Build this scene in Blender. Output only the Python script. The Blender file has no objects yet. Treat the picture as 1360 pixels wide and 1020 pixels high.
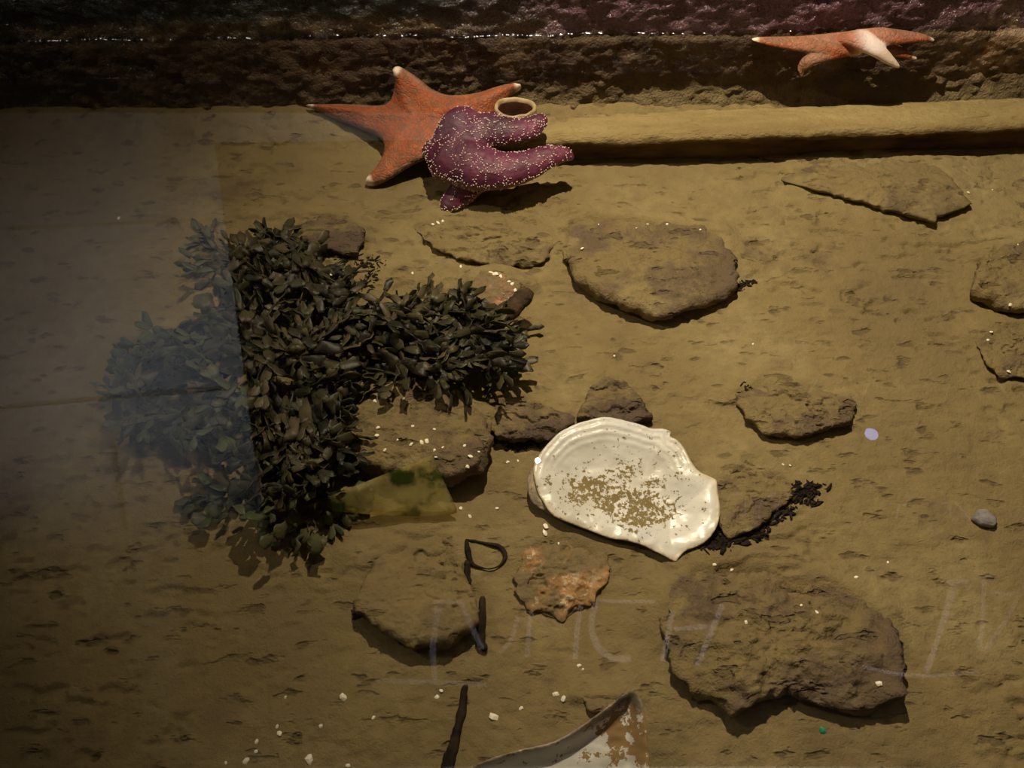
import bpy, bmesh, math, random
import numpy as np
from mathutils import Vector, noise as mnoise
from mathutils.geometry import delaunay_2d_cdt
from mathutils.bvhtree import BVHTree

sc = bpy.context.scene
COL = sc.collection
random.seed(7)
RNG = np.random.default_rng(11)

# ------------------------------------------------------------------ camera
F = 1132.0
PITCH = math.radians(55.0)
CAM = np.array([0.0, 0.0, 0.82])
FWD = np.array([0.0, math.cos(PITCH), -math.sin(PITCH)])
UP = np.array([0.0, math.sin(PITCH), math.cos(PITCH)])
RIGHT = np.array([1.0, 0.0, 0.0])
cam_d = bpy.data.cameras.new('camera')
cam_d.sensor_width = 36.0
cam_d.lens = F / 1360.0 * 36.0
cam_d.clip_start = 0.02
cam = bpy.data.objects.new('camera', cam_d)
COL.objects.link(cam)
cam.location = CAM.tolist()
cam.rotation_euler = (math.radians(90) - PITCH, 0, 0)
sc.camera = cam

# ------------------------------------------------------------------ world, exposure
sc.view_settings.view_transform = 'Standard'
sc.view_settings.look = 'None'
sc.view_settings.exposure = 0.0
sc.view_settings.gamma = 1.0
sc.view_settings.use_curve_mapping = False
world = bpy.data.worlds.new('dim_room')
sc.world = world
world.use_nodes = True
world.node_tree.nodes['Background'].inputs[0].default_value = (0.9, 0.85, 0.8, 1)
world.node_tree.nodes['Background'].inputs[1].default_value = 0.010
sc.cycles.max_bounces = 8
sc.cycles.transparent_max_bounces = 16

WZ = 0.13        # water level
YW = 1.072       # back wall, at x = 0
def yw(x): return YW + 0.022 * np.asarray(x, float)
CEIL = 2.6
BOARD = 2.25

# ------------------------------------------------------------------ lights
def spot(name, loc, target, power, color, angle, blend, radius):
    d = bpy.data.lights.new(name, 'SPOT')
    d.energy = power; d.color = color; d.spot_size = math.radians(angle); d.spot_blend = blend
    d.shadow_soft_size = radius
    o = bpy.data.objects.new(name, d); COL.objects.link(o)
    o.location = loc
    o.rotation_euler = (Vector(target) - Vector(loc)).to_track_quat('-Z', 'Y').to_euler()
    return o
spot('tank_spotlight', (0.06, 1.0, 1.18), (0.50, 0.80, 0), 87, (1.0, 0.87, 0.70), 102, 1.0, 0.006)
spot('side_spotlight', (-1.75, 0.75, 2.05), (0.30, 0.84, 0), 46, (1.0, 0.87, 0.70), 46, 1.0, 0.02)
spot('added_ceiling_fill', (-1.75, 1.7, 0.9), (-1.62, 2.60, CEIL), 245, (0.92, 0.94, 1.0), 84, 1.0, 0.05)  # added lamp, brightens the ceiling so haze mirrors at the left
spot('added_far_fill', (-1.0, 3.7, 1.2), (-0.75, 4.0, CEIL), 45, (1.0, 0.93, 0.85), 80, 1.0, 0.05)  # added lamp for the hazy band mirrored near the back wall
spot('added_board_fill', (0.9, 0.0, 0.9), (0.6, 1.5, BOARD), 430, (1.0, 0.93, 0.92), 96, 0.8, 0.05)  # added lamp, lifts the letters so their mirror image shows

# ------------------------------------------------------------------ geometry helpers
def unproj(px, py, z):
    """point at height z seen at photo position (px, py)"""
    px = np.asarray(px, float); py = np.asarray(py, float); z = np.asarray(z, float)
    a = (px - 680) / F; b = (510 - py) / F
    d = FWD + a[..., None] * RIGHT + b[..., None] * UP
    t = (z - CAM[2]) / d[..., 2]
    return CAM + d * t[..., None]
def unproj_y(px, py, y):
    a = (px - 680) / F; b = (510 - py) / F
    d = FWD + a * RIGHT + b * UP
    return CAM + d * (y / d[1])
def mirror_point(px, py, z):
    """point at height z above the water whose mirror image is seen at (px, py)"""
    p = unproj(px, py, 2 * WZ - z)
    return np.array([p[..., 0], p[..., 1], np.full_like(p[..., 0], z)]).T if p.ndim > 1 else np.array([p[0], p[1], z])

def _hash(ix, iy, iz, seed):
    h = (ix.astype(np.int64) * 374761393 + iy.astype(np.int64) * 668265263 + iz.astype(np.int64) * 2147483647 + seed * 974711) & 0xffffffff
    h = ((h ^ (h >> 13)) * 1274126177) & 0xffffffff
    h = (h ^ (h >> 16)) * 2246822519 & 0xffffffff
    h = h ^ (h >> 15)
    return (h & 0xffffff) / float(0xffffff)
def vnoise(x, y, z, seed=0):
    x, y, z = np.broadcast_arrays(np.asarray(x, float), np.asarray(y, float), np.asarray(z, float))
    ix, iy, iz = np.floor(x), np.floor(y), np.floor(z)
    fx, fy, fz = x - ix, y - iy, z - iz
    fx = fx ** 3 * (fx * (fx * 6 - 15) + 10); fy = fy ** 3 * (fy * (fy * 6 - 15) + 10); fz = fz ** 3 * (fz * (fz * 6 - 15) + 10)
    r = 0
    for dx in (0, 1):
        wx = fx if dx else 1 - fx
        for dy in (0, 1):
            wy = fy if dy else 1 - fy
            for dz in (0, 1):
                wz = fz if dz else 1 - fz
                r = r + wx * wy * wz * _hash(ix + dx, iy + dy, iz + dz, seed)
    return r * 2 - 1
def fbm(x, y, z, octs=4, seed=0):
    r, a, s = 0, 0.5, 1.0
    for i in range(octs):
        r = r + a * vnoise(x * s, y * s, z * s, seed + i * 17)
        a *= 0.5; s *= 2.03
    return r
def smooth(a, b, x):
    t = np.clip((np.asarray(x, float) - a) / (b - a), 0, 1)
    return t * t * (3 - 2 * t)

def pits(x, y, seed=0):
    """small scarps and holes in the silt, longer across than deep"""
    n = fbm(x * 42, y * 85, 0.3, 3, 40 + seed)
    m = smooth(-0.05, 0.25, fbm(x * 5, y * 5, 4.0, 2, 60 + seed))
    return -smooth(0.15, 0.27, n) * (0.30 + 0.75 * m) * 0.0042
def floor_h(x, y):
    h = 0.006 * fbm(x * 3.2, y * 3.2, 0.5, 3, 1) + 0.0022 * fbm(x * 17, y * 22, 0.5, 3, 5) + 0.0011 * fbm(x * 90, y * 110, 0.2, 2, 9)
    h = h + pits(x, y)
    h = h + 0.024 * smooth(-0.075, -0.005, y - yw(x) + 0.014 * fbm(x * 9, 0, 0, 2, 3) + 0.008 * fbm(x * 60, y * 60, 0, 2, 4))
    return h

def seg_dist(q, poly, closed=True):
    A = poly; B = np.roll(poly, -1, axis=0)
    if not closed: A, B = poly[:-1], poly[1:]
    d = np.full(len(q), 1e9)
    for a, b in zip(A, B):
        e = b - a; t = np.clip(((q - a) @ e) / (e @ e + 1e-12), 0, 1)
        d = np.minimum(d, np.linalg.norm(q - (a + t[:, None] * e), axis=1))
    return d
def inside(q, poly):
    r = np.zeros(len(q), bool); n = len(poly)
    for i in range(n):
        a, b = poly[i], poly[(i + 1) % n]
        c = ((a[1] > q[:, 1]) != (b[1] > q[:, 1])) & (q[:, 0] < (b[0] - a[0]) * (q[:, 1] - a[1]) / (b[1] - a[1] + 1e-12) + a[0])
        r ^= c
    return r
def R_(*a, **k): return (a, k)
ROCKS = [
    R_('rock', 'large squarish rough rock in the sand below the long ledge', [(746, 296), (775, 282), (860, 287), (955, 305), (976, 350), (978, 398), (925, 420), (868, 433), (810, 412), (762, 378), (748, 340)], 0.035, 'ROCK_BARE', far=0.55, seed=3, under=0.86),
    R_('rock', 'flat silt-covered rock with a cracked edge below the purple sea star', [(545, 300), (600, 280), (700, 276), (735, 296), (736, 335), (722, 353), (660, 360), (628, 350), (580, 338)], 0.017, 'ROCK_COVERED', far=0.1, seed=5, under=0.88),
    R_('rock', 'thin wedge-shaped slab with a dark lower edge near the ledge', [(1032, 240), (1075, 210), (1160, 196), (1250, 215), (1290, 275), (1235, 299), (1180, 284), (1110, 262)], 0.018, 'ROCK_COVERED', far=0.1, seed=7, under=0.88),
    R_('rock', 'brown rock cut by the right edge of the view, with a shaded dark hollow', [(1282, 395), (1296, 352), (1335, 325), (1410, 300), (1440, 420), (1335, 422)], 0.034, 'ROCK_BARE', far=0.5, seed=9, under=0.8),
    R_('rock', 'low dull brown rock below the one cut by the right edge', [(1296, 450), (1325, 428), (1420, 420), (1430, 510), (1325, 504), (1305, 485)], 0.013, 'ROCK_BARE', far=0.6, seed=11, rough=0.7),
    R_('rock', 'angular rock peeking out of the seaweed, dotted with white specks', [(458, 596), (470, 550), (510, 522), (552, 506), (600, 522), (645, 560), (660, 595), (640, 640), (600, 655), (540, 650), (480, 632)], 0.055, 'ROCK_BARE', far=0.85, seed=13, under=0.74, crest=0.1),
    R_('rock', 'smooth silty rock with a black hollow under its lower edge', [(468, 812), (500, 745), (540, 705), (600, 690), (612, 740), (628, 790), (638, 835), (600, 862), (550, 870), (515, 850)], 0.036, 'ROCK_COVERED', far=0.15, seed=15, under=0.66, rough=0.75, crest=-0.05),
    R_('rock', 'broad lumpy rock with deep black crevices, the widest in the tank', [(878, 830), (882, 780), (920, 745), (1010, 742), (1110, 765), (1175, 812), (1188, 880), (1195, 935), (1140, 958), (1085, 938), (1040, 925), (965, 958), (918, 925), (888, 880)], 0.034, 'ROCK_BARE', far=0.35, seed=17, under=0.72, rough=1.9),
    R_('rock', 'small flat reddish stone with a black slit beneath', [(972, 520), (1005, 498), (1095, 505), (1135, 535), (1130, 568), (1075, 584), (1015, 584), (985, 560)], 0.022, 'ROCK_BARE', far=0.2, seed=19, under=0.72),
    R_('rock', 'dark purplish rock between the seaweed and the white oyster shell', [(648, 572), (668, 528), (690, 512), (725, 540), (765, 560), (745, 585), (700, 594), (660, 592)], 0.026, 'ROCK_DARK', far=0.4, seed=21, under=0.7),
    R_('rock', 'dark pointed rock just behind the white oyster shell', [(765, 560), (785, 510), (802, 478), (825, 500), (868, 560), (820, 580)], 0.022, 'ROCK_DARK', far=0.35, seed=23),
    R_('rock', 'small purplish brown rock above the top of the seaweed', [(390, 300), (420, 276), (455, 280), (485, 310), (478, 345), (430, 340), (398, 325)], 0.020, 'ROCK_DARK', far=0.3, seed=25),
    R_('rock', 'low reddish brown mound right beside the white oyster shell', [(945, 680), (955, 630), (990, 602), (1040, 625), (1062, 650), (1010, 700), (965, 722)], 0.014, 'ROCK_BARE', far=0.3, seed=27, rough=0.7, under=0.8),
    R_('rock', 'pale stone glimpsed among the dark fronds of the seaweed', [(352, 498), (380, 472), (412, 478), (420, 505), (390, 528), (360, 525)], 0.045, 'ROCK_COVERED', far=0.9, seed=29),
]
CRUSTED = [
    R_('encrusted_stone', 'flat stone with orange rusty crust below the white oyster shell', [(680, 770), (700, 720), (745, 692), (785, 715), (812, 750), (790, 800), (745, 825), (700, 812)], 0.0075, 'RUST', 'rock', far=0.5, seed=31, under=0.97, rough=1.6),
    R_('encrusted_stone', 'little yellow-brown crusted stone behind the tip of the cut-off shell', [(778, 928), (790, 918), (818, 918), (830, 930), (812, 950), (785, 948)], 0.012, 'RUST', 'rock', far=0.7, seed=33),
    R_('encrusted_stone', 'reddish stone with white crust at the right end of the seaweed', [(622, 385), (635, 362), (665, 360), (692, 378), (690, 402), (668, 425), (640, 415)], 0.034, 'REDCRUST', 'rock', far=0.8, seed=35),
]

def rock_size(h, far):
    return (h * 0.72 if h < 0.06 else h), (far * 0.55 if far < 0.8 else far)
def rock_outline(px, h, far, zref=0.8):
    px = np.array(px, float); y0, y1 = px[:, 1].min(), px[:, 1].max()
    z = h * zref * (1 - (px[:, 1] - y0) / (y1 - y0)) * (far if far < 1 else 1)
    return unproj(px[:, 0], px[:, 1], z)[:, :2]
DRIFTS = []
for a_, k_ in ROCKS + CRUSTED:
    h_, f_ = rock_size(a_[3], k_['far'])
    DRIFTS.append((rock_outline(a_[2], h_, f_), h_, f_))
def drift(X, Y):
    """silt banked against the far side and the flanks of the stones"""
    H = np.zeros(np.broadcast(X, Y).shape); X = X + 0 * H; Y = Y + 0 * H
    for W, h_, f_ in DRIFTS:
        lo, hi = W.min(0) - 0.05, W.max(0) + 0.05
        m = (X > lo[0]) & (X < hi[0]) & (Y > lo[1]) & (Y < hi[1])
        if not m.any(): continue
        q = np.stack([X[m], Y[m]], -1)
        sd = seg_dist(q, W) * np.where(inside(q, W), -1, 1)
        s_ = np.clip((q[:, 1] - W[:, 1].min()) / (W[:, 1].max() - W[:, 1].min()), 0, 1)
        wob = 0.008 * fbm(q[:, 0] * 45, q[:, 1] * 45, 1.0, 2, 90)
        he = h_ * (1 - (1 - f_) * smooth(0.1, 1.0, s_))
        v = (he * 0.85 + 0.003) * smooth(0.034, 0.0, sd + wob) * smooth(0.38, 0.85, s_) * smooth(-0.02, -0.002, sd)
        H[m] = np.maximum(H[m], v)
    return H
def tag(o, label=None, cat=None, group=None, kind=None):
    if label: o['label'] = label
    if cat: o['category'] = cat
    if group: o['group'] = group
    if kind: o['kind'] = kind
    return o
def mesh_obj(name, verts, faces, mats, parent=None, loc=None, smooth_shade=True, attrs=None, mat_idx=None):
    verts = np.asarray(verts, float)
    if loc is not None:
        verts = verts - np.asarray(loc, float)
    me = bpy.data.meshes.new(name)
    if isinstance(faces, np.ndarray):
        k = faces.shape[1]; nf = len(faces)
        me.vertices.add(len(verts)); me.vertices.foreach_set('co', verts.astype(np.float32).ravel())
        me.loops.add(nf * k); me.loops.foreach_set('vertex_index', faces.astype(np.int32).ravel())
        me.polygons.add(nf); me.polygons.foreach_set('loop_start', np.arange(nf, dtype=np.int32) * k)
        me.update(calc_edges=True); me.validate()
    else:
        me.from_pydata(verts.tolist(), [], faces); me.update()
    for m in (mats if isinstance(mats, (list, tuple)) else [mats]):
        me.materials.append(m)
    if smooth_shade:
        me.polygons.foreach_set('use_smooth', np.ones(len(me.polygons), bool))
    if mat_idx is not None:
        me.polygons.foreach_set('material_index', np.asarray(mat_idx, np.int32))
    for k, v in (attrs or {}).items():
        a = me.attributes.new(k, 'FLOAT', 'POINT'); a.data.foreach_set('value', np.asarray(v, np.float32))
    o = bpy.data.objects.new(name, me); COL.objects.link(o)
    if parent is not None: o.parent = parent
    if loc is not None and parent is None: o.location = tuple(loc)
    return o
def grid_faces(nu, nv, wrap=False):
    """quads of a grid of nu rows and nv columns"""
    i = np.arange(nu - 1)[:, None]; j = np.arange(nv if wrap else nv - 1)[None, :]
    j2 = (j + 1) % nv
    a = i * nv + j; b = i * nv + j2; c = (i + 1) * nv + j2; d = (i + 1) * nv + j
    return np.stack([a, b, c, d], -1).reshape(-1, 4)

# ------------------------------------------------------------------ material helpers
class NT:
    def __init__(self, name):
        self.m = bpy.data.materials.new(name); self.m.use_nodes = True
        self.t = self.m.node_tree; self.t.nodes.clear()
        self.out = self.t.nodes.new('ShaderNodeOutputMaterial')
    def n(self, typ, **kw):
        nd = self.t.nodes.new('ShaderNode' + typ)
        for k, v in kw.items():
            if k.startswith('_'): setattr(nd, k[1:], v)
            else:
                key = int(k[1:]) if k[0] == 'i' and k[1:].isdigit() else k.replace('_', ' ')
                self.set(nd, key, v)
        return nd
    def set(self, nd, key, v):
        s = nd.inputs[key]
        if hasattr(v, 'is_linked') or isinstance(v, bpy.types.NodeSocket): self.t.links.new(v, s)
        elif isinstance(v, (tuple, list)) and len(v) == 3 and s.type == 'RGBA': s.default_value = (*v, 1)
        else: s.default_value = v
    def coord(self): return self.n('TexCoord').outputs['Object']
    def noise(self, scale, detail=4, rough=0.55, vec=None, stretch=None, dist=0.0):
        v = vec or self.coord()
        if stretch: v = self.n('Mapping', Vector=v, Scale=stretch).outputs[0]
        return self.n('TexNoise', Vector=v, Scale=scale, Detail=detail, Roughness=rough, Distortion=dist).outputs['Fac']
    def ramp(self, fac, stops, interp='LINEAR'):
        r = self.n('ValToRGB', Fac=fac); cr = r.color_ramp; cr.interpolation = interp
        while len(cr.elements) < len(stops): cr.elements.new(0.5)
        for e, (p, c) in zip(cr.elements, stops):
            e.position = p; e.color = (*c, 1) if len(c) == 3 else c
        return r.outputs['Color']
    def mix(self, fac, a, b, mode='MIX'):
        nd = self.t.nodes.new('ShaderNodeMix'); nd.data_type = 'RGBA'; nd.blend_type = mode
        self.set(nd, 0, fac)
        for i, v in ((6, a), (7, b)):
            if isinstance(v, tuple): nd.inputs[i].default_value = (*v, 1)
            else: self.t.links.new(v, nd.inputs[i])
        return nd.outputs[2]
    def math(self, op, a, b=0.5, clamp=False):
        nd = self.t.nodes.new('ShaderNodeMath'); nd.operation = op; nd.use_clamp = clamp
        self.set(nd, 0, a); self.set(nd, 1, b)
        return nd.outputs[0]
    def rng(self, v, a, b, c=0.0, d=1.0):
        nd = self.n('MapRange'); self.set(nd, 0, v)
        for i, x in zip((1, 2, 3, 4), (a, b, c, d)): nd.inputs[i].default_value = x
        return nd.outputs[0]
    def bump(self, h, strength, dist, normal=None):
        nd = self.n('Bump', Strength=strength, Distance=dist, Height=h)
        if normal is not None: self.set(nd, 'Normal', normal)
        return nd.outputs[0]
    def attr(self, name): return self.n('Attribute', _attribute_name=name).outputs['Fac']
    def done(self, shader):
        self.t.links.new(shader, self.out.inputs['Surface']); return self.m
    def principled(self, color, rough=0.9, spec=0.2, normal=None, **kw):
        nd = self.n('BsdfPrincipled'); self.set(nd, 'Base Color', color); self.set(nd, 'Roughness', rough)
        self.set(nd, 'Specular IOR Level', spec)
        if normal is not None: self.set(nd, 'Normal', normal)
        for k, v in kw.items(): self.set(nd, k.replace('_', ' '), v)
        return nd.outputs[0]

SILT_A, SILT_B, SILT_C = (0.215, 0.162, 0.074), (0.280, 0.220, 0.108), (0.165, 0.122, 0.060)
def silt_material(name, bare=0.0, rock=(0.060, 0.042, 0.030), bumpy=1.0, patch=9.0):
    """silt over rock; bare = how much of the rock shows"""
    s = NT(name)
    n1 = s.noise(5, 5); n2 = s.noise(60, 4)
    c = s.ramp(n1, [(0.30, SILT_C), (0.5, SILT_A), (0.72, SILT_B)])
    c = s.mix(s.rng(n2, 0.40, 0.70, 0.0, 0.55), c, SILT_C)
    pit = s.noise(48, 3, stretch=(0.55, 1.2, 1.0))
    pm = s.rng(pit, 0.60, 0.68)
    c = s.mix(s.math('MULTIPLY', pm, 0.6), c, (0.085, 0.060, 0.030))
    if bare > 0:
        b = s.noise(patch, 6, 0.65)
        bm = s.rng(b, 0.62 - bare * 0.36, 0.74 - bare * 0.30)
        rc = s.mix(s.noise(30, 5), tuple(x * 0.6 for x in rock), tuple(min(1, x * 1.6) for x in rock))
        c = s.mix(s.math('MULTIPLY', bm, 0.85), c, rc)
    h = s.math('ADD', s.math('MULTIPLY', s.noise(150, 5, 0.6), 0.5), s.math('MULTIPLY', pm, -0.55))
    h = s.math('ADD', h, s.math('MULTIPLY', s.noise(420, 3, 0.6), 0.22))
    nrm = s.bump(h, 0.85 * bumpy, 0.0048)
    return s.done(s.principled(c, 0.95, 0.08, nrm))
M_FLOOR = silt_material('silt_bed', 0.10, (0.10, 0.07, 0.045), patch=4)
M_ROCK_COVERED = silt_material('silt_covered_stone', 0.30, (0.10, 0.072, 0.042))
M_ROCK_BARE = silt_material('half_bare_stone', 0.46, (0.095, 0.066, 0.046), 1.6, patch=14)
M_ROCK_DARK = silt_material('dark_stone', 0.68, (0.072, 0.050, 0.040), 1.5, patch=16)

# ------------------------------------------------------------------ setting
def axis(lo, a, b, hi, fine, coarse):
    return np.concatenate([np.arange(lo, a, coarse), np.arange(a, b, fine), np.arange(b, hi + coarse, coarse)])
xs = axis(-1.6, -0.85, 0.85, 1.6, 0.0026, 0.02)
ys = axis(-0.5, 0.10, 1.10, 1.14, 0.0024, 0.02)
X, Y = np.meshgrid(xs, ys)
V = np.stack([X, Y, floor_h(X, Y) + drift(X, Y)], -1).reshape(-1, 3)
fl = mesh_obj('floor', V, grid_faces(len(ys), len(xs)), M_FLOOR); tag(fl, kind='structure')

# back wall: rough, overgrown, its upper part out of the water
wx = np.arange(-1.6, 1.6, 0.0036); wz = np.arange(-0.03, 0.1925, 0.0024)
WX, WZZ = np.meshgrid(wx, wz)
dep = 0.008 * fbm(WX * 6, WZZ * 6, 0, 3, 21) + 0.005 * fbm(WX * 35, WZZ * 45, 2, 3, 22) + 0.0022 * fbm(WX * 140, WZZ * 160, 0, 2, 23)
dep += 0.0035 * smooth(WZ - 0.001, WZ - 0.010, WZZ)
dep += 0.026 * smooth(0.055, -0.01, WZZ + 0.012 * fbm(WX * 14, WZZ * 20, 3, 3, 27)) * smooth(-0.4, 0.3, WX)
for k in range(420):                      # small crusts and lumps
    cx = RNG.uniform(-0.85, 0.85); cz = RNG.beta(1.4, 2.2) * 0.125; r = RNG.uniform(0.0022, 0.0055)
    if k < 40: r *= 1.6
    dep += RNG.uniform(0.4, 0.8) * r * np.exp(-(((WX - cx) / (r * 1.3)) ** 2 + ((WZZ - cz) / (r * 0.8)) ** 2) ** 1.6)
WYY = yw(WX) - dep
# rim that folds back
s = NT('overgrown_tank_wall')
geo = s.coord()
sep = s.n('SeparateXYZ', Vector=geo)
zz, xx = sep.outputs['Z'], sep.outputs['X']
wob = s.math('MULTIPLY', s.math('SUBTRACT', s.noise(14, 4), 0.5), 0.05)
zw = s.math('ADD', zz, wob)
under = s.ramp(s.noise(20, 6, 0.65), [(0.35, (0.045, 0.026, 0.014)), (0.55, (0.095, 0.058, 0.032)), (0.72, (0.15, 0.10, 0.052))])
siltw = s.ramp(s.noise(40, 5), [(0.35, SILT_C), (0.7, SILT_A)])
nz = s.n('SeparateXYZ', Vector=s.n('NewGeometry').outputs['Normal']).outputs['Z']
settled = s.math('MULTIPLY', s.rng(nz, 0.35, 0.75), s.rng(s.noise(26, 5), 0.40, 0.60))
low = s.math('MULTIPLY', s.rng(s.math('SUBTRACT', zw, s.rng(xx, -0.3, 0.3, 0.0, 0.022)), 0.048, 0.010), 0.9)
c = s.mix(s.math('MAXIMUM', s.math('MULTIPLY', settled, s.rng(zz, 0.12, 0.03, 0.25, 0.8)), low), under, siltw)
purple = s.ramp(s.noise(34, 6, 0.7), [(0.35, (0.085, 0.034, 0.040)), (0.6, (0.150, 0.070, 0.085)), (0.8, (0.28, 0.17, 0.19))])
green = s.ramp(s.noise(28, 6, 0.7), [(0.35, (0.012, 0.016, 0.012)), (0.65, (0.040, 0.050, 0.036))])
algae = s.ramp(s.noise(40, 6, 0.7), [(0.35, (0.060, 0.040, 0.018)), (0.65, (0.190, 0.125, 0.055))])
side = s.rng(s.math('ADD', xx, s.math('MULTIPLY', s.math('SUBTRACT', s.noise(5, 3), 0.5), 0.5)), -0.15, 0.05)
above = s.mix(side, green, purple)
band = s.math('MULTIPLY', s.math('MULTIPLY', s.rng(zw, WZ - 0.002, WZ + 0.008), s.rng(zw, WZ + 0.034, WZ + 0.018)), s.math('SUBTRACT', 1.0, s.math('MULTIPLY', side, 0.85)))
c2 = s.mix(band, above, algae)
c = s.mix(s.rng(zz, WZ - 0.004, WZ + 0.004), c, c2)
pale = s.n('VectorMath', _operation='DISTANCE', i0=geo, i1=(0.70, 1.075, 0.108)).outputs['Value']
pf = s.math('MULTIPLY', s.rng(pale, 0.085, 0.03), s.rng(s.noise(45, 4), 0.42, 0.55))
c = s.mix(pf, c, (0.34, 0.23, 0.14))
wet = s.rng(zz, WZ - 0.004, WZ + 0.006)
spec = s.math('ADD', 0.35, s.math('MULTIPLY', wet, 0.5))
ro = s.math('SUBTRACT', 0.60, s.math('MULTIPLY', wet, 0.42))
nrm = s.bump(s.math('ADD', s.noise(90, 5, 0.7), s.math('MULTIPLY', s.noise(300, 3), 0.6)), 1.0, 0.006)
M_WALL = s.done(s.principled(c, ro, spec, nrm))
V = np.stack([WX, WYY, WZZ], -1).reshape(-1, 3)
nr = len(wx)
top = V[-nr:].copy(); rows = [V]
for dy in (0.01, 0.05, 0.12):
    t2 = top.copy(); t2[:, 1] = yw(t2[:, 0]) + dy; t2[:, 2] = 0.197 if dy < 0.12 else 0.18; rows.append(t2)
V = np.concatenate(rows)
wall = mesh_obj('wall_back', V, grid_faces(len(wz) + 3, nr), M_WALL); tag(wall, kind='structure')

def box(lo, hi):
    v = [(x, y, z) for x in (lo[0], hi[0]) for y in (lo[1], hi[1]) for z in (lo[2], hi[2])]
    f = [(0, 1, 3, 2), (4, 6, 7, 5), (0, 4, 5, 1), (2, 3, 7, 6), (0, 2, 6, 4), (1, 5, 7, 3)]
    return v, f
for nm, lo, hi in (('wall_left', (-1.68, -0.58, -0.03), (-1.6, 1.18, 0.19)), ('wall_right', (1.6, -0.58, -0.03), (1.68, 1.18, 0.19)),
                   ('wall_front', (-1.6, -0.58, -0.03), (1.6, -0.5, 0.19))):
    v, f = box(lo, hi)
    tag(mesh_obj(nm, v, f, M_WALL, smooth_shade=False), kind='structure')

# ceiling of the room: pale tiles with dark joints
s = NT('painted_ceiling')
M_CEIL = s.done(s.principled(s.ramp(s.noise(1.2, 5), [(0.3, (0.55, 0.56, 0.58)), (0.7, (0.80, 0.81, 0.82))]), 0.9, 0.1))
v, f = box((-5, -1.5, CEIL), (5, 4.14, CEIL + 0.08))
tag(mesh_obj('ceiling', v, f, M_CEIL, smooth_shade=False), kind='structure')
s = NT('dark_joint'); M_JOINT = s.done(s.principled((0.42, 0.41, 0.39), 0.7, 0.2))
def bar_between(p, q, w, th):
    p, q = np.array(p), np.array(q); d = q - p; d /= np.linalg.norm(d); n = np.array([-d[1], d[0], 0]) * w
    lo = np.array([0, 0, -th])
    v = [p - n, p + n, q + n, q - n, p - n + lo, p + n + lo, q + n + lo, q - n + lo]
    return v, [(0, 1, 2, 3), (7, 6, 5, 4), (0, 4, 5, 1), (1, 5, 6, 2), (2, 6, 7, 3), (3, 7, 4, 0)]
for i, (a, b) in enumerate((((-40, 307), (300, 292)), ((-40, 545), (345, 512)), ((150, 590), (205, 960)))):
    v, f = bar_between(mirror_point(*a, CEIL - 0.001), mirror_point(*b, CEIL - 0.001), 0.009, 0.012)
    tag(mesh_obj('trim_%d' % (i + 1), v, f, M_JOINT, smooth_shade=False), kind='structure')

s = NT('dark_room_wall'); M_ROOM = s.done(s.principled(s.ramp(s.noise(2, 4), [(0.3, (0.020, 0.017, 0.014)), (0.7, (0.035, 0.030, 0.024))]), 0.9, 0.1))
v, f = box((-5, 4.14, -0.5), (5, 4.24, CEIL + 0.08)); tag(mesh_obj('wall_far', v, f, M_ROOM, smooth_shade=False), kind='structure')

# water
s = NT('still_water')
fr = s.n('Fresnel', IOR=1.33)
gl = s.n('BsdfGlossy', Color=(1, 1, 1), Roughness=s.math('MULTIPLY', s.attr('brim'), 0.16))
tr = s.n('BsdfTransparent', Color=(0.97, 0.96, 0.90))
mx = s.n('MixShader'); s.set(mx, 0, fr.outputs[0]); s.set(mx, 1, tr.outputs[0]); s.set(mx, 2, gl.outputs[0])
M_WATER = s.done(mx.outputs[0])
wxs = np.concatenate([np.arange(-1.6, -0.85, 0.05), np.arange(-0.85, 0.85, 0.0016), np.arange(0.85, 1.61, 0.05)])
wys = np.concatenate([np.linspace(-0.5, 1.03, 12), np.linspace(1.036, YW + 0.012, 110)])
GX, GY = np.meshgrid(wxs, wys)
edge = np.interp(wxs, wx, YW - 0 * wx)
ey = np.array([np.interp(wxs, wx, WYY[np.argmin(abs(wz - WZ - 0.002))])])
dist = np.maximum(ey - GY, 0)
amp = 0.0030 * (1 + 0.8 * fbm(GX * 110, 0.0, GY * 60, 3, 80)) * (GY > 1.03)
GZ = WZ + amp * np.exp(-dist / (0.0030 * (1 + 0.4 * fbm(GX * 60, 0.0, 3.0, 2, 81))))
V = np.stack([GX, GY, GZ], -1).reshape(-1, 3)
tag(mesh_obj('water_surface', V, grid_faces(len(wys), len(wxs)), M_WATER, attrs={'brim': (smooth(0.010, 0.004, dist) * (GY > 1.03)).ravel()}), 'clear still water filling the touch tank', 'water', kind='structure')

# ------------------------------------------------------------------ hanging board with handwriting (seen mirrored in the water)
s = NT('dark_board'); M_BOARD = s.done(s.principled(s.ramp(s.noise(4, 4), [(0.3, (0.016, 0.012, 0.009)), (0.7, (0.030, 0.022, 0.014))]), 0.8, 0.1))
s = NT('chalk_strokes'); M_CHALK = s.done(s.principled((0.62, 0.60, 0.66), 0.9, 0.1))
pts = [mirror_point(x, y, BOARD) for x, y in ((285, 190), (800, 182), (1500, 168), (1650, 1015), (358, 1015), (350, 700))]
pb = np.array(pts); n = len(pb)
V = np.concatenate([pb, pb + [0, 0, 0.03]])
bloc = pb.mean(0)
faces = [tuple(range(n)), tuple(range(2 * n - 1, n - 1, -1))] + [(i, (i + 1) % n, (i + 1) % n + n, i + n) for i in range(n)]
board = mesh_obj('sign_board', V, faces, M_BOARD, loc=bloc, smooth_shade=False)
tag(board, 'dark hanging board with large handwritten letters, mirrored in the water', 'sign')
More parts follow.
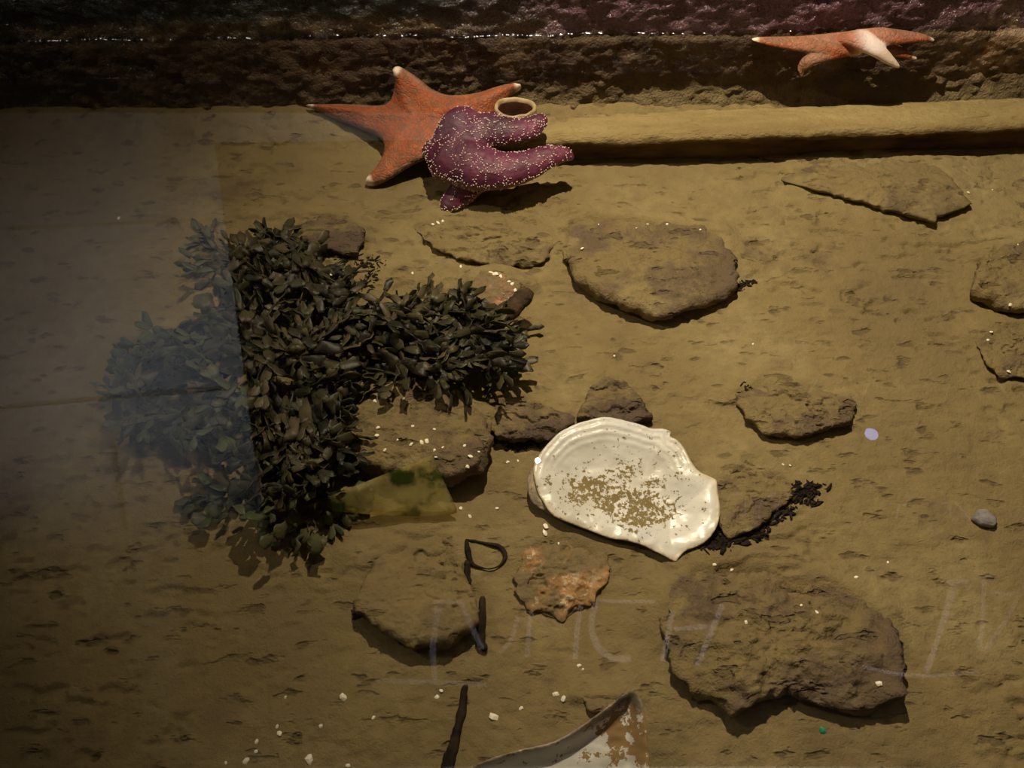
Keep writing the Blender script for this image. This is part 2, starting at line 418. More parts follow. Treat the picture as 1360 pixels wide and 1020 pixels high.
STROKES = [([(498, 904), (570, 906), (646, 909)], 6), ([(578, 905), (574, 860), (583, 800)], 8), ([(575, 800), (615, 797)], 7),
           ([(612, 800), (628, 835), (640, 862)], 7),
           ([(662, 868), (680, 850), (688, 818)], 6), ([(700, 872), (702, 840), (706, 812)], 6),
           ([(764, 876), (766, 840), (772, 800)], 7), ([(792, 798), (784, 830), (792, 858), (812, 876), (838, 874)], 9), ([(790, 798), (870, 799)], 4),
           ([(880, 878), (886, 850), (893, 812)], 8), ([(926, 884), (942, 845), (960, 802)], 8), ([(895, 835), (940, 832)], 6),
           ([(1267, 776), (1252, 830), (1230, 893)], 8), ([(1258, 772), (1286, 772)], 6), ([(1146, 885), (1190, 895), (1235, 898), (1300, 892)], 4),
           ([(1307, 770), (1306, 820), (1300, 860), (1310, 862), (1332, 830), (1358, 784), (1375, 750)], 6), ([(1316, 786), (1340, 790), (1360, 785)], 4)]
SMALL = [([(1085, 505), (1070, 530)], 2.5), ([(1155, 508), (1142, 535)], 2.5), ([(1262, 510), (1255, 530)], 2.5), ([(1300, 512), (1302, 532)], 2.5), ([(1325, 505), (1340, 528)], 2.5),
         ([(962, 690), (968, 655), (990, 656), (990, 685)], 2.5), ([(1008, 690), (1010, 665), (1030, 655)], 2.5), ([(1036, 665), (1028, 690)], 2.5), ([(1190, 690), (1195, 670), (1208, 670)], 2.5),
         ([(1262, 685), (1262, 668), (1250, 668)], 2.5), ([(1325, 632), (1342, 618)], 2.5), ([(1222, 545), (1215, 580)], 2.5), ([(1268, 665), (1290, 690)], 2)]
for pl, w in STROKES + SMALL:
    P = []; V, FF = [], []
    for (a, b) in zip(pl[:-1], pl[1:]):
        for t in np.linspace(0, 1, 7, endpoint=False): P.append((a[0] + (b[0] - a[0]) * t, a[1] + (b[1] - a[1]) * t))
    P.append(pl[-1]); P = np.array(P, float)
    if len(pl) > 2:
        for _ in range(3): P[1:-1] = (P[:-2] + P[1:-1] * 2 + P[2:]) / 4
    d = np.gradient(P, axis=0); d /= np.linalg.norm(d, axis=1)[:, None] + 1e-9; nn = np.stack([-d[:, 1], d[:, 0]], 1)
    ww = (w / 2) * (1 + 0.25 * fbm(P[:, 0] * 0.05, P[:, 1] * 0.05, 0, 2, 3))[:, None]
    A = mirror_point((P + nn * ww)[:, 0], (P + nn * ww)[:, 1], BOARD - 0.004); B = mirror_point((P - nn * ww)[:, 0], (P - nn * ww)[:, 1], BOARD - 0.004)
    k = len(V)
    for a, b in zip(A, B): V += [a, b, a + [0, 0, 0.0045], b + [0, 0, 0.0045]]
    m = len(P)
    for i in range(m - 1):
        q = k + 4 * i
        FF += [(q, q + 1, q + 5, q + 4), (q, q + 4, q + 6, q + 2), (q + 1, q + 3, q + 7, q + 5)]
    mesh_obj('letter_stroke', np.array(V) - bloc, FF, M_CHALK, parent=board, smooth_shade=False)
# small bluish lamp
s = NT('blue_lamp'); e = s.n('Emission', Color=(0.42, 0.52, 1.0), Strength=16.0); M_LAMP = s.done(e.outputs[0])
s = NT('lamp_housing'); M_HOUSE = s.done(s.principled((0.03, 0.03, 0.03), 0.5, 0.4))
lc = mirror_point(1157, 577, BOARD - 0.03)
bm = bmesh.new()
bmesh.ops.create_cone(bm, cap_ends=True, segments=32, radius1=0.042, radius2=0.036, depth=0.03)
me = bpy.data.meshes.new('ceiling_lamp'); bm.to_mesh(me); bm.free(); me.materials.append(M_HOUSE)
lamp = bpy.data.objects.new('ceiling_lamp', me); COL.objects.link(lamp); lamp.location = lc + [0, 0, 0.014]
tag(lamp, 'small blue-white lamp under the dark hanging board, mirrored in the water', 'lamp')
bm = bmesh.new(); bmesh.ops.create_uvsphere(bm, u_segments=24, v_segments=10, radius=0.026)
for vv in bm.verts: vv.co.z *= 0.4
me = bpy.data.meshes.new('lamp_lens'); bm.to_mesh(me); bm.free(); me.materials.append(M_LAMP)
ln = bpy.data.objects.new('lamp_lens', me); COL.objects.link(ln); ln.parent = lamp; ln.location = (0, 0, -0.017)

# ------------------------------------------------------------------ rocks
def poly_radius(poly, c, ang):
    """distance from c to the outline along each angle (star-shaped outline)"""
    P = poly - c; Q = np.roll(P, -1, axis=0); r = np.zeros_like(ang)
    for i, a in enumerate(ang):
        d = np.array([math.cos(a), math.sin(a)])
        E = Q - P; den = d[0] * E[:, 1] - d[1] * E[:, 0]; den = np.where(abs(den) < 1e-12, 1e-12, den)
        t = (P[:, 0] * E[:, 1] - P[:, 1] * E[:, 0]) / den
        u = (P[:, 0] * d[1] - P[:, 1] * d[0]) / den
        ok = (t > 0) & (u >= -1e-6) & (u <= 1 + 1e-6)
        r[i] = t[ok].max() if ok.any() else 0.01
    return r
def rock(name, label, px, h, mat, cat='rock', far=0.5, under=0.80, rough=1.0, seed=0, base=0.0, group=None, na=200, crest=0.15, pitty=1.0, zref=0.8):
    h, far = rock_size(h, far)
    mat = {'ROCK_COVERED': M_ROCK_COVERED, 'ROCK_BARE': M_ROCK_BARE, 'ROCK_DARK': M_ROCK_DARK, 'RUST': M_RUST, 'REDCRUST': M_REDCRUST}[mat] if isinstance(mat, str) else mat
    W = rock_outline(px, h, far, zref)
    c = W.mean(0)
    ang = np.linspace(0, 2 * math.pi, na, endpoint=False)
    R = poly_radius(W, c, ang)
    for _ in range(2): R = (np.roll(R, 1) + 2 * R + np.roll(R, -1)) / 4
    R *= 1 + 0.05 * rough * fbm(np.cos(ang) * 6, np.sin(ang) * 6, seed, 3, seed)
    prof = [(under * 0.92, -1.0), (under, 0.0), (under + (1 - under) * 0.75, 0.28), (0.99, 0.5), (1.0, 0.66), (0.985, 0.80), (0.95, 0.90), (0.90, 0.955)]
    prof += [(r, 0.955 + crest * (1 - (r / 0.9) ** 2)) for r in np.linspace(0.87, 0.0, 42)]
    V = []
    for f, zf in prof:
        x = c[0] + np.cos(ang) * R * f; y = c[1] + np.sin(ang) * R * f
        # far side sinks into the silt
        s_ = np.clip((y - W[:, 1].min()) / (W[:, 1].max() - W[:, 1].min()), 0, 1)
        he = h * (1 - (1 - far) * smooth(0.1, 1.0, s_)) - 0.004 * (1 - far) * smooth(0.5, 1.0, s_)
        zz_ = -0.02 + 0 * x if zf < 0 else he * zf
        V.append(np.stack([x, y, zz_ + base], -1))
    V = np.array(V)
    top = (np.array([p[1] for p in prof]) > 0.1)[:, None]
    fx = smooth(0, 0.3, np.array([p[0] for p in prof]))[:, None] * 0 + 1
    n3 = fbm(V[..., 0] * 28 + seed, V[..., 1] * 28, V[..., 2] * 28, 4, 100 + seed)
    V[..., 2] += top * (h * 0.30 * rough * n3 + 0.0022 * rough * fbm(V[..., 0] * 110, V[..., 1] * 140, V[..., 2] * 110, 3, 130 + seed) + pitty * pits(V[..., 0], V[..., 1], seed))
    n4 = fbm(V[..., 0] * 60, V[..., 1] * 60, V[..., 2] * 90 + 5, 3, 160 + seed) * top
    dirx = np.cos(ang)[None]; diry = np.sin(ang)[None]
    k = np.array([p[0] for p in prof])[:, None]
    n5 = fbm(V[..., 0] * 190, V[..., 1] * 190, V[..., 2] * 190, 2, 190 + seed) * top
    V[..., 2] += n5 * 0.0011 * rough; n4 = n4 * 1.25 + n5 * 0.35
    V[..., 0] += dirx * n4 * 0.006 * min(rough, 1.15) * k; V[..., 1] += diry * n4 * 0.006 * min(rough, 1.15) * k
    V[..., 2] += top * (floor_h(V[..., 0], V[..., 1]) * 0.5)
    o = mesh_obj(name, V.reshape(-1, 3), grid_faces(len(prof), na, True)[:, ::-1] * 1, mat, loc=(c[0], c[1], base))
    o.data.flip_normals() if False else None
    return tag(o, label, cat, group)

def crust_material(name, a, b, c_, d=(0.13, 0.09, 0.05)):
    s = NT(name)
    n1 = s.noise(38, 6, 0.7); n2 = s.noise(95, 4, 0.7)
    c = s.ramp(n1, [(0.30, d), (0.45, a), (0.58, b), (0.72, c_)])
    c = s.mix(s.rng(n2, 0.56, 0.66), c, (0.52, 0.40, 0.27))
    c = s.mix(s.rng(s.noise(16, 4), 0.56, 0.44, 0, 0.9), c, SILT_C)
    return s.done(s.principled(c, 0.85, 0.2, s.bump(n2, 0.8, 0.003)))
M_RUST = crust_material('rusty_crust', (0.19, 0.135, 0.065), (0.34, 0.175, 0.065), (0.42, 0.31, 0.18))
M_REDCRUST = crust_material('reddish_crust', (0.17, 0.10, 0.07), (0.30, 0.14, 0.08), (0.45, 0.33, 0.24))
for spec in ROCKS: rock(*spec[0], **spec[1])
# orange crusted stones
for spec in CRUSTED: rock(*spec[0], **spec[1])
s = NT('smooth_pebble'); M_PEB = s.done(s.principled(s.ramp(s.noise(60, 4), [(0.35, (0.13, 0.12, 0.12)), (0.7, (0.30, 0.28, 0.28))]), 0.6, 0.3))
rock('pebble', 'small smooth grey pebble lying alone on the sand', [(1289, 690), (1298, 677), (1309, 675), (1325, 690), (1318, 703), (1300, 699)], 0.011, M_PEB, 'pebble', far=0.9, seed=37, rough=0.4, na=60, pitty=0, crest=0.3)

# ------------------------------------------------------------------ long ledge along the wall
s = NT('silty_board')
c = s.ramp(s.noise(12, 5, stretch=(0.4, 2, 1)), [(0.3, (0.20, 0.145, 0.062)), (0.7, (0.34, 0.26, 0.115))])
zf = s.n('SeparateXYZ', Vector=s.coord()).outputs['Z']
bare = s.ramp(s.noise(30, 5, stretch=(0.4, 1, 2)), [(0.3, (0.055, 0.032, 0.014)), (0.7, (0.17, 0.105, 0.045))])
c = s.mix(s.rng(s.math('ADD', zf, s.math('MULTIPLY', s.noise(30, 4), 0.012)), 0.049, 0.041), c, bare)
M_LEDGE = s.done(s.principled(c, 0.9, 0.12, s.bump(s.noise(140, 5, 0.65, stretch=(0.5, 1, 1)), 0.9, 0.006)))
lx = np.arange(-0.04, 1.05, 0.004)
HB = 0.047
back = unproj(np.array([735, 1360]), np.array([151, 127]), np.array([HB, HB])); front = unproj(np.array([735, 1360]), np.array([187, 166]), np.array([HB, HB]))
yb = np.interp(lx, back[:, 0], back[:, 1]); yb += (lx - back[1, 0]).clip(0) * 0.0
fb = lambda x, A: A[0, 1] + (x - A[0, 0]) * (A[1, 1] - A[0, 1]) / (A[1, 0] - A[0, 0])
section = [(0.0, -0.015, 1), (0.0, 0.0, 1), (0.0, 0.020, 1), (-0.001, 0.030, 1), (-0.010, 0.032, 1), (-0.012, 0.036, 1), (-0.0125, 0.041, 1), (-0.0095, 0.0455, 1), (-0.003, HB, 1)]
rows = []
ledge_n = lambda x, k, s_: fbm(x * 30, k * 0.7, 0, 3, s_)
for k, (dy, z, _) in enumerate(section):
    y = fb(lx, front) + 0.012 + dy + (0.0045 * ledge_n(lx, k, 5) + 0.002 * fbm(lx * 130, k * 0.8, 0, 2, 15)) * (1 if z > 0.01 else 0.5)
    rows.append(np.stack([lx, y, z + 0.0016 * ledge_n(lx, k, 8) + 0 * lx], -1))
for t in np.linspace(0.06, 1, 26):
    y = (fb(lx, front) + 0.010) * (1 - t) + fb(lx, back) * t
    rows.append(np.stack([lx, y, HB + 0.0030 * fbm(lx * 18, y * 30, 0, 4, 6) + 0.0012 * fbm(lx * 120, y * 160, 0, 2, 7) + 0.7 * pits(lx, y, 3) - 0.004 * t * t], -1))
rows.append(np.stack([lx, fb(lx, back) + 0.004, 0 * lx - 0.015], -1))
V = np.array(rows); nr_, nc_ = V.shape[:2]
F_ = grid_faces(nr_, nc_).tolist()
F_ += [tuple(int(i * nc_) for i in range(nr_ - 1, -1, -1)), tuple(int(i * nc_ + nc_ - 1) for i in range(nr_))]
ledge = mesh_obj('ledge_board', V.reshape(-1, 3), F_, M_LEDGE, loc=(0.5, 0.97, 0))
tag(ledge, 'long straight silt-covered board lying along the foot of the back wall', 'board')

# ------------------------------------------------------------------ pillow surfaces (sea star, shell)
def tps(ctrl):
    P = np.array(ctrl, float); x = P[:, :2] / 100; z = P[:, 2]; n = len(P)
    def U(r2): return np.where(r2 > 1e-12, r2 * np.log(r2 + 1e-12), 0)
    K = U(((x[:, None] - x[None]) ** 2).sum(-1)) + np.eye(n) * 1e-3
    A = np.block([[K, np.ones((n, 1)), x], [np.ones((1, n)), np.zeros((1, 3))], [x.T, np.zeros((2, 3))]])
    w = np.linalg.solve(A, np.concatenate([z, [0, 0, 0]]))
    return lambda q: (U((((q / 100)[:, None] - x[None]) ** 2).sum(-1)) @ w[:n]) + w[n] + (q / 100) @ w[n + 1:]
def catmull(pts, k=6, closed=True):
    P = np.array(pts, float); n = len(P); out = []
    for i in range(n if closed else n - 1):
        g = lambda j: P[j % n] if closed else P[min(max(j, 0), n - 1)]
        p0, p1, p2, p3 = g(i - 1), g(i), g(i + 1), g(i + 2)
        for t in np.linspace(0, 1, k, endpoint=False):
            out.append(0.5 * (2 * p1 + (p2 - p0) * t + (2 * p0 - 5 * p1 + 4 * p2 - p3) * t * t + (3 * p1 - p0 - 3 * p2 + p3) * t ** 3))
    if not closed: out.append(P[-1])
    return np.array(out)
def fill(outline, step):
    poly = np.array(outline, float)
    x0, y0 = poly.min(0); x1, y1 = poly.max(0)
    g = np.stack(np.meshgrid(np.arange(x0, x1, step), np.arange(y0, y1, step)), -1).reshape(-1, 2)
    g = g + RNG.uniform(-0.2, 0.2, g.shape) * step
    g = g[inside(g, poly)]; g = g[seg_dist(g, poly) > step * 0.6]
    allp = np.concatenate([poly, g]); nb = len(poly)
    vs, es, fs, *_ = delaunay_2d_cdt([Vector(p) for p in allp], [(i, (i + 1) % nb) for i in range(nb)], [], 1, 1e-5)
    q = np.array([(v.x, v.y) for v in vs])
    return q, [tuple(f) for f in fs], seg_dist(q, poly)
def surf_normals(q, zf):
    e = 1.0
    P = lambda qq: unproj(qq[:, 0], qq[:, 1], zf(qq))
    dx = P(q + [e, 0]) - P(q - [e, 0]); dy = P(q + [0, e]) - P(q - [0, e])
    n = np.cross(dx, dy); n /= np.linalg.norm(n, axis=1)[:, None]
    n[n[:, 2] < 0] *= -1
    return P(q), n
def two_sided(q, faces, top, bot, d):
    """joins an upper and a lower sheet along their shared outline"""
    n = len(q); rim = d < 1e-3
    idx = np.arange(n); low = np.full(n, -1); m = 0; extra = []
    for i in range(n):
        if rim[i]: low[i] = i
        else: low[i] = n + m; m += 1; extra.append(bot[i])
    V = np.concatenate([top, np.array(extra)])
    FF = [f for f in faces] + [tuple(int(low[i]) for i in reversed(f)) for f in faces]
    return V, FF, low

# ---- orange leather star lying against the wall
def leather_material(name):
    s = NT(name)
    vor = s.n('TexVoronoi', _feature='DISTANCE_TO_EDGE', Vector=s.coord(), Scale=150.0).outputs['Distance']
    net = s.rng(s.math('ADD', vor, s.math('MULTIPLY', s.noise(200, 3), 0.12)), 0.08, 0.24)
    c = s.ramp(s.noise(30, 5), [(0.3, (0.30, 0.050, 0.016)), (0.7, (0.46, 0.115, 0.030))])
    c = s.mix(s.math('MULTIPLY', s.math('SUBTRACT', 1.0, net), 0.6), c, (0.20, 0.105, 0.055))
    c = s.mix(s.rng(s.noise(22, 4, 0.7), 0.52, 0.66, 0, 0.6), c, (0.17, 0.030, 0.014))
    c = s.mix(s.math('MULTIPLY', s.attr('margin'), 0.8), c, (0.27, 0.175, 0.125))
    c = s.mix(s.rng(s.noise(75, 5, 0.75), 0.44, 0.58, 0, 0.7), c, (0.17, 0.080, 0.040))
    c = s.mix(s.attr('pale'), c, (0.80, 0.66, 0.55))
    return s.done(s.principled(c, 0.6, 0.3, s.bump(s.math('ADD', s.math('MULTIPLY', net, s.math('SUBTRACT', 1.0, s.attr('pale'))), s.noise(260, 3)), 0.45, 0.0012), Subsurface_Weight=0.0))
M_LEATHER = leather_material('leathery_orange_skin')
out = catmull([(408, 141), (412, 139), (455, 138), (500, 140), (516, 136), (522, 124), (524, 106), (522, 92), (528, 88), (538, 92), (556, 104), (574, 118), (596, 126), (630, 124), (656, 116), (676, 111), (690, 112), (691, 119),
               (676, 130), (660, 150), (640, 175), (610, 195), (580, 207), (560, 214), (540, 224), (515, 240), (496, 247), (486, 245), (488, 238), (502, 222), (510, 204), (508, 187), (495, 178), (462, 165), (430, 152)], 5)
zy = lambda px, py, y: (px, py, unproj_y(px, py, y)[2])
ctrl = [zy(410, 141, 1.048), zy(460, 148, 1.038), zy(510, 160, 1.015), zy(526, 92, 1.052), zy(530, 120, 1.040), zy(560, 160, 1.000), zy(600, 150, 1.000), zy(688, 115, 1.045), zy(650, 130, 1.02),
        (490, 245, 0.006), (515, 215, 0.020), (620, 190, 0.034), (560, 200, 0.034)]
zf = tps(ctrl)
q, fs, d = fill(out, 2.2)
P, N = surf_normals(q, zf)
w = 26.0
t = np.sqrt(np.clip(np.minimum(d, w) * (2 * w - np.minimum(d, w)), 0, None)) / w
tip_pts = np.array([(410, 141), (525, 91), (689, 115), (489, 244)])
arms = [np.array([(555, 165), p], float) for p in tip_pts]
ridge = np.min([seg_dist(q, a, False) for a in arms], axis=0)
th = 0.0140 * t + 0.0030 * np.exp(-(ridge / 7) ** 2) * t + 0.0006 * fbm(q[:, 0] * 0.12, q[:, 1] * 0.16, 0, 3, 4) * t
top_ = P + N * th[:, None]; bot_ = P - N * (0.0035 * t)[:, None]
V, FF, low = two_sided(q, fs, top_, bot_, d)
td = np.min([np.linalg.norm(q - p, axis=1) for p in tip_pts], axis=0)
pale_ = smooth(11, 5, td); marg = smooth(6, 1, d) * 0.9
ext = [i for i in range(len(q)) if d[i] >= 1e-3]
cen = unproj(np.array(555.), np.array(165.), np.array(0.037))
star = mesh_obj('sea_star', V, FF, M_LEATHER, loc=cen, attrs={'pale': np.concatenate([pale_, pale_[ext]]), 'margin': np.concatenate([marg, np.ones(len(ext))])})
tag(star, 'orange leathery sea star with white tips, partly under the purple star', 'sea star')

# ---- tapered limbs joined into one body (sea stars)
def limb(V, FF, pts, radii, flat=0.8, seg=16, k=8):
    P = catmull(pts, k, False); R = np.interp(np.linspace(0, 1, len(P)), np.linspace(0, 1, len(radii)), radii)
    T = np.gradient(P, axis=0); T /= np.linalg.norm(T, axis=1)[:, None]
    base = len(V); up = np.array([0, -0.35, 1.0]); up /= np.linalg.norm(up)
    for p, t_, r in zip(P, T, R):
        s_ = np.cross(t_, up); s_ /= np.linalg.norm(s_) + 1e-9; u = np.cross(s_, t_)
        for a in np.linspace(0, 2 * math.pi, seg, endpoint=False):
            V.append(p + s_ * math.cos(a) * r + u * math.sin(a) * r * flat)
    n = len(P)
    for i in range(n - 1):
        for j in range(seg):
            a = base + i * seg + j; b = base + i * seg + (j + 1) % seg
            FF.append((a, b, b + seg, a + seg))
    for end, sign in ((0, -1), (n - 1, 1)):
        c = len(V); V.append(P[end] + T[end] * sign * R[end] * 0.8)
        # dome ring
        ring = []
        for j in range(seg):
            v = V[base + end * seg + j]
            V.append(P[end] + (v - P[end]) * 0.62 + T[end] * sign * R[end] * 0.6); ring.append(len(V) - 1)
        for j in range(seg):
            a = base + end * seg + j; b = base + end * seg + (j + 1) % seg; a2, b2 = ring[j], ring[(j + 1) % seg]
            f1, f2 = (a, b, b2, a2), (a2, b2, c)
            FF.append(f1 if sign > 0 else f1[::-1]); FF.append(f2 if sign > 0 else f2[::-1])
def fuse(V, FF, voxel, sm=3):
    me = bpy.data.meshes.new('tmp'); me.from_pydata([tuple(v) for v in V], [], FF); me.update()
    bm = bmesh.new(); bm.from_mesh(me); bmesh.ops.recalc_face_normals(bm, faces=bm.faces); bm.to_mesh(me); bm.free()
    o = bpy.data.objects.new('tmp', me); COL.objects.link(o)
    r = o.modifiers.new('r', 'REMESH'); r.mode = 'VOXEL'; r.voxel_size = voxel
    m = o.modifiers.new('s', 'SMOOTH'); m.iterations = sm; m.factor = 0.6
    dg = bpy.context.evaluated_depsgraph_get()
    ev = o.evaluated_get(dg); m2 = bpy.data.meshes.new_from_object(ev)
    co = np.empty(len(m2.vertices) * 3, np.float32); m2.vertices.foreach_get('co', co)
    no = np.empty(len(m2.vertices) * 3, np.float32); m2.vertices.foreach_get('normal', no)
    ff = [tuple(p.vertices) for p in m2.polygons]
    bpy.data.objects.remove(o); bpy.data.meshes.remove(me); bpy.data.meshes.remove(m2)
    return co.reshape(-1, 3).astype(float), no.reshape(-1, 3).astype(float), ff
U = lambda px, py, z: unproj(np.array(float(px)), np.array(float(py)), np.array(float(z)))

# purple star
V, FF = [], []
A_UP = [U(612, 196, .052), U(645, 174, .066), U(674, 174, .070), U(702, 171, .072), U(719, 159, .075)]
A_LOW = [U(600, 205, .048), U(635, 222, .050), U(668, 226, .050), U(700, 220, .052), U(728, 208, .056), U(748, 205, .056), U(758, 209, .053)]
A_NW = [U(605, 195, .048), U(606, 172, .066), U(614, 158, .074), U(632, 156, .074)]
A_W = [U(612, 202, .048), U(590, 200, .048), U(573, 197, .043)]
A_SW = [U(632, 222, .040), U(622, 245, .026), U(606, 262, .013), U(592, 273, .009)]
limb(V, FF, A_UP, [.040, .027, .020, .0165, .011], .62)
limb(V, FF, A_LOW, [.042, .034, .027, .022, .017, .012, .007], .62)
limb(V, FF, A_NW, [.036, .027, .020, .010], .62)
limb(V, FF, A_W, [.040, .032, .017], .60)
limb(V, FF, A_SW, [.026, .022, .018, .010], .6)
co, no, ff = fuse(V, FF, 0.0021, 6)
bump_ = fbm(co[:, 0] * 130, co[:, 1] * 130, co[:, 2] * 130, 2, 70)
co = co + no * (bump_ * 0.0012)[:, None]
s = NT('purple_star_skin')
c = s.ramp(s.noise(26, 5), [(0.30, (0.040, 0.007, 0.018)), (0.55, (0.090, 0.015, 0.040)), (0.75, (0.16, 0.030, 0.068))])
c = s.mix(s.math('MULTIPLY', s.attr('fringe'), 0.55), c, (0.42, 0.22, 0.20))
M_PURPLE = s.done(s.principled(c, 0.55, 0.35, s.bump(s.noise(240, 3), 0.5, 0.0015)))
inner = np.concatenate([catmull(A_LOW, 6, False)[16:]])
# pale fringe along the sides of the arms: low on the flanks
frn = smooth(0.15, -0.35, no[:, 2] + 0.25 * no[:, 1])
cen = U(620, 205, 0.048)
ps = mesh_obj('sea_star', co, ff, M_PURPLE, loc=cen, attrs={'fringe': frn * 0.75})
tag(ps, 'purple sea star with white spines, curled over the orange star', 'sea star')
# spines: a net of little white knobs
cells = co[RNG.choice(len(co), 300, replace=False)]
order = RNG.permutation(len(co)); chosen = []
upish = no[:, 2] * 0.75 - no[:, 1] * 0.65
bins = {}
for i in order:
    if upish[i] < -0.15: continue
    p = co[i]
    dd = np.sort(((cells - p) ** 2).sum(1))[:2] ** 0.5
    edge_ = dd[1] - dd[0] < 0.0012 and fbm(p[0] * 70, p[1] * 70, p[2] * 70, 2, 9) > -0.2
    rim_ = abs(frn[i] - 0.5) < 0.35
    if not (edge_ or (rim_ and RNG.random() < 0.35)): continue
    key = tuple(np.floor(p / 0.0014).astype(int))
    if any((key[0] + a, key[1] + b, key[2] + c_) in bins for a in (-1, 0, 1) for b in (-1, 0, 1) for c_ in (-1, 0, 1)): continue
    bins[key] = 1; chosen.append(i)
    if len(chosen) >= 2200: break
s = NT('white_spines'); M_SPINE = s.done(s.principled((0.66, 0.50, 0.48), 0.5, 0.4))
bm = bmesh.new(); bmesh.ops.create_icosphere(bm, subdivisions=1, radius=1.0); iv = np.array([v.co[:] for v in bm.verts]); ifc = [[v.index for v in f.verts] for f in bm.faces]; bm.free()
V, FF = [], []
for i in chosen:
    r = RNG.uniform(0.0006, 0.0011); k = len(V)
    a_ = RNG.normal(size=3); a_ -= a_.dot(no[i]) * no[i]; a_ /= np.linalg.norm(a_); b_ = np.cross(no[i], a_)
    for v in iv: V.append(co[i] + no[i] * 0.0004 + a_ * v[0] * r * 1.7 + b_ * v[1] * r * 0.85 + no[i] * v[2] * r)
    FF += [tuple(k + j for j in f) for f in ifc]
sp = mesh_obj('spines', np.array(V) - cen, FF, M_SPINE, parent=ps); tag(sp, 'rows of tiny white knobs', kind='stuff')

# ---- hollow tube held by the purple star
s = NT('tube_shell'); c = s.ramp(s.noise(60, 5), [(0.3, (0.26, 0.17, 0.08)), (0.7, (0.55, 0.42, 0.26))])
M_TUBE = s.done(s.principled(c, 0.6, 0.3, s.bump(s.noise(120, 4), 0.5, 0.002)))
s = NT('tube_inside'); M_TUBEIN = s.done(s.principled(s.ramp(s.noise(50, 4), [(0.3, (0.05, 0.018, 0.010)), (0.7, (0.12, 0.045, 0.028))]), 0.5, 0.3))
tc = U(684, 141, 0.074); rt = 0.0295
V, FF, mi = [], [], []
prof = [(1.0, -0.075), (1.03, -0.04), (1.0, -0.012), (1.0, -0.003), (0.96, 0.0), (0.86, -0.001), (0.82, -0.006), (0.80, -0.03), (0.76, -0.06), (0.4, -0.066), (0.0, -0.067)]
nseg = 64
for r, z in prof:
    for j in range(nseg):
        a = 2 * math.pi * j / nseg; wv = 1 + 0.03 * math.sin(3 * a + 1) + 0.015 * mnoise.noise((math.cos(a) * 3, math.sin(a) * 3, r * 4))
        V.append((tc[0] + math.cos(a) * rt * r * wv, tc[1] + math.sin(a) * rt * r * wv, tc[2] + z + (0.0012 * mnoise.noise((math.cos(a) * 2, math.sin(a) * 2, 7)) if z > -0.02 else 0) - 0.2 * math.sin(a) * rt * r))
F_ = grid_faces(len(prof), nseg, True)
rowi = np.repeat(np.arange(len(prof) - 1), nseg)
tube = mesh_obj('barnacle_tube', np.array(V), F_, [M_TUBE, M_TUBEIN], loc=(tc[0], tc[1], 0.0), mat_idx=(rowi >= 6).astype(int))
tag(tube, 'open round tan tube clasped by the upper arm of the purple sea star', 'shell tube')

# ---- pinkish star at the waterline
V, FF = [], []
Q = lambda px, py, y: unproj_y(px, py, y)
C0 = Q(1138, 57, 1.062)
B1 = [C0, Q(1105, 59, 1.062), Q(1060, 58, 1.065), Q(1025, 55, 1.069), Q(1000, 52, 1.072)]
B2 = [Q(1128, 62, 1.060), Q(1098, 71, 1.052), Q(1076, 79, 1.048), Q(1066, 90, 1.046), Q(1065, 99, 1.048)]
B3 = [Q(1120, 50, 1.060), Q(1140, 52, 1.050), Q(1162, 64, 1.042), Q(1180, 78, 1.038), Q(1194, 89, 1.036)]
B4 = [Q(1140, 54, 1.060), Q(1172, 49, 1.060), Q(1200, 49, 1.066), Q(1225, 50, 1.070), Q(1240, 53, 1.074)]
B5 = [Q(1150, 60, 1.062), Q(1180, 66, 1.060), Q(1202, 71, 1.062), Q(1216, 77, 1.062)]
limb(V, FF, B1, [.020, .018, .012, .008, .003], .50)
limb(V, FF, B2, [.014, .012, .010, .008, .004], .5)
limb(V, FF, B3, [.009, .015, .013, .009, .003], .55)
limb(V, FF, B4, [.018, .015, .011, .007, .003], .45)
limb(V, FF, B5, [.014, .011, .008, .004], .45)
co, no, ff = fuse(V, FF, 0.0016, 7)
d3 = np.min([np.linalg.norm(co - p, axis=1) for p in catmull(B3[1:], 12, False)], axis=0)
dall = np.min([np.linalg.norm(co - p, axis=1) for b in (B1, B2, B4, B5) for p in catmull(b[1:], 10, False)], axis=0)
pale_ = smooth(0.004, -0.006, d3 - dall) * smooth(0.03, 0.010, d3) * 0.9 * smooth(-0.012, 0.016, co[:, 0] - B3[1][0])
for b in (B1, B2, B4, B5): pale_ = np.maximum(pale_, smooth(0.011, 0.004, np.linalg.norm(co - b[-1], axis=1)))
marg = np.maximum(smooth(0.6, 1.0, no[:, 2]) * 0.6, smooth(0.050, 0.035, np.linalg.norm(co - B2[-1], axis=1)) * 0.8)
st2 = mesh_obj('sea_star', co, ff, M_LEATHER, loc=C0, attrs={'pale': pale_, 'margin': marg})
tag(st2, 'orange and pink sea star with a raised white arm, hugging the wall at the waterline', 'sea star')

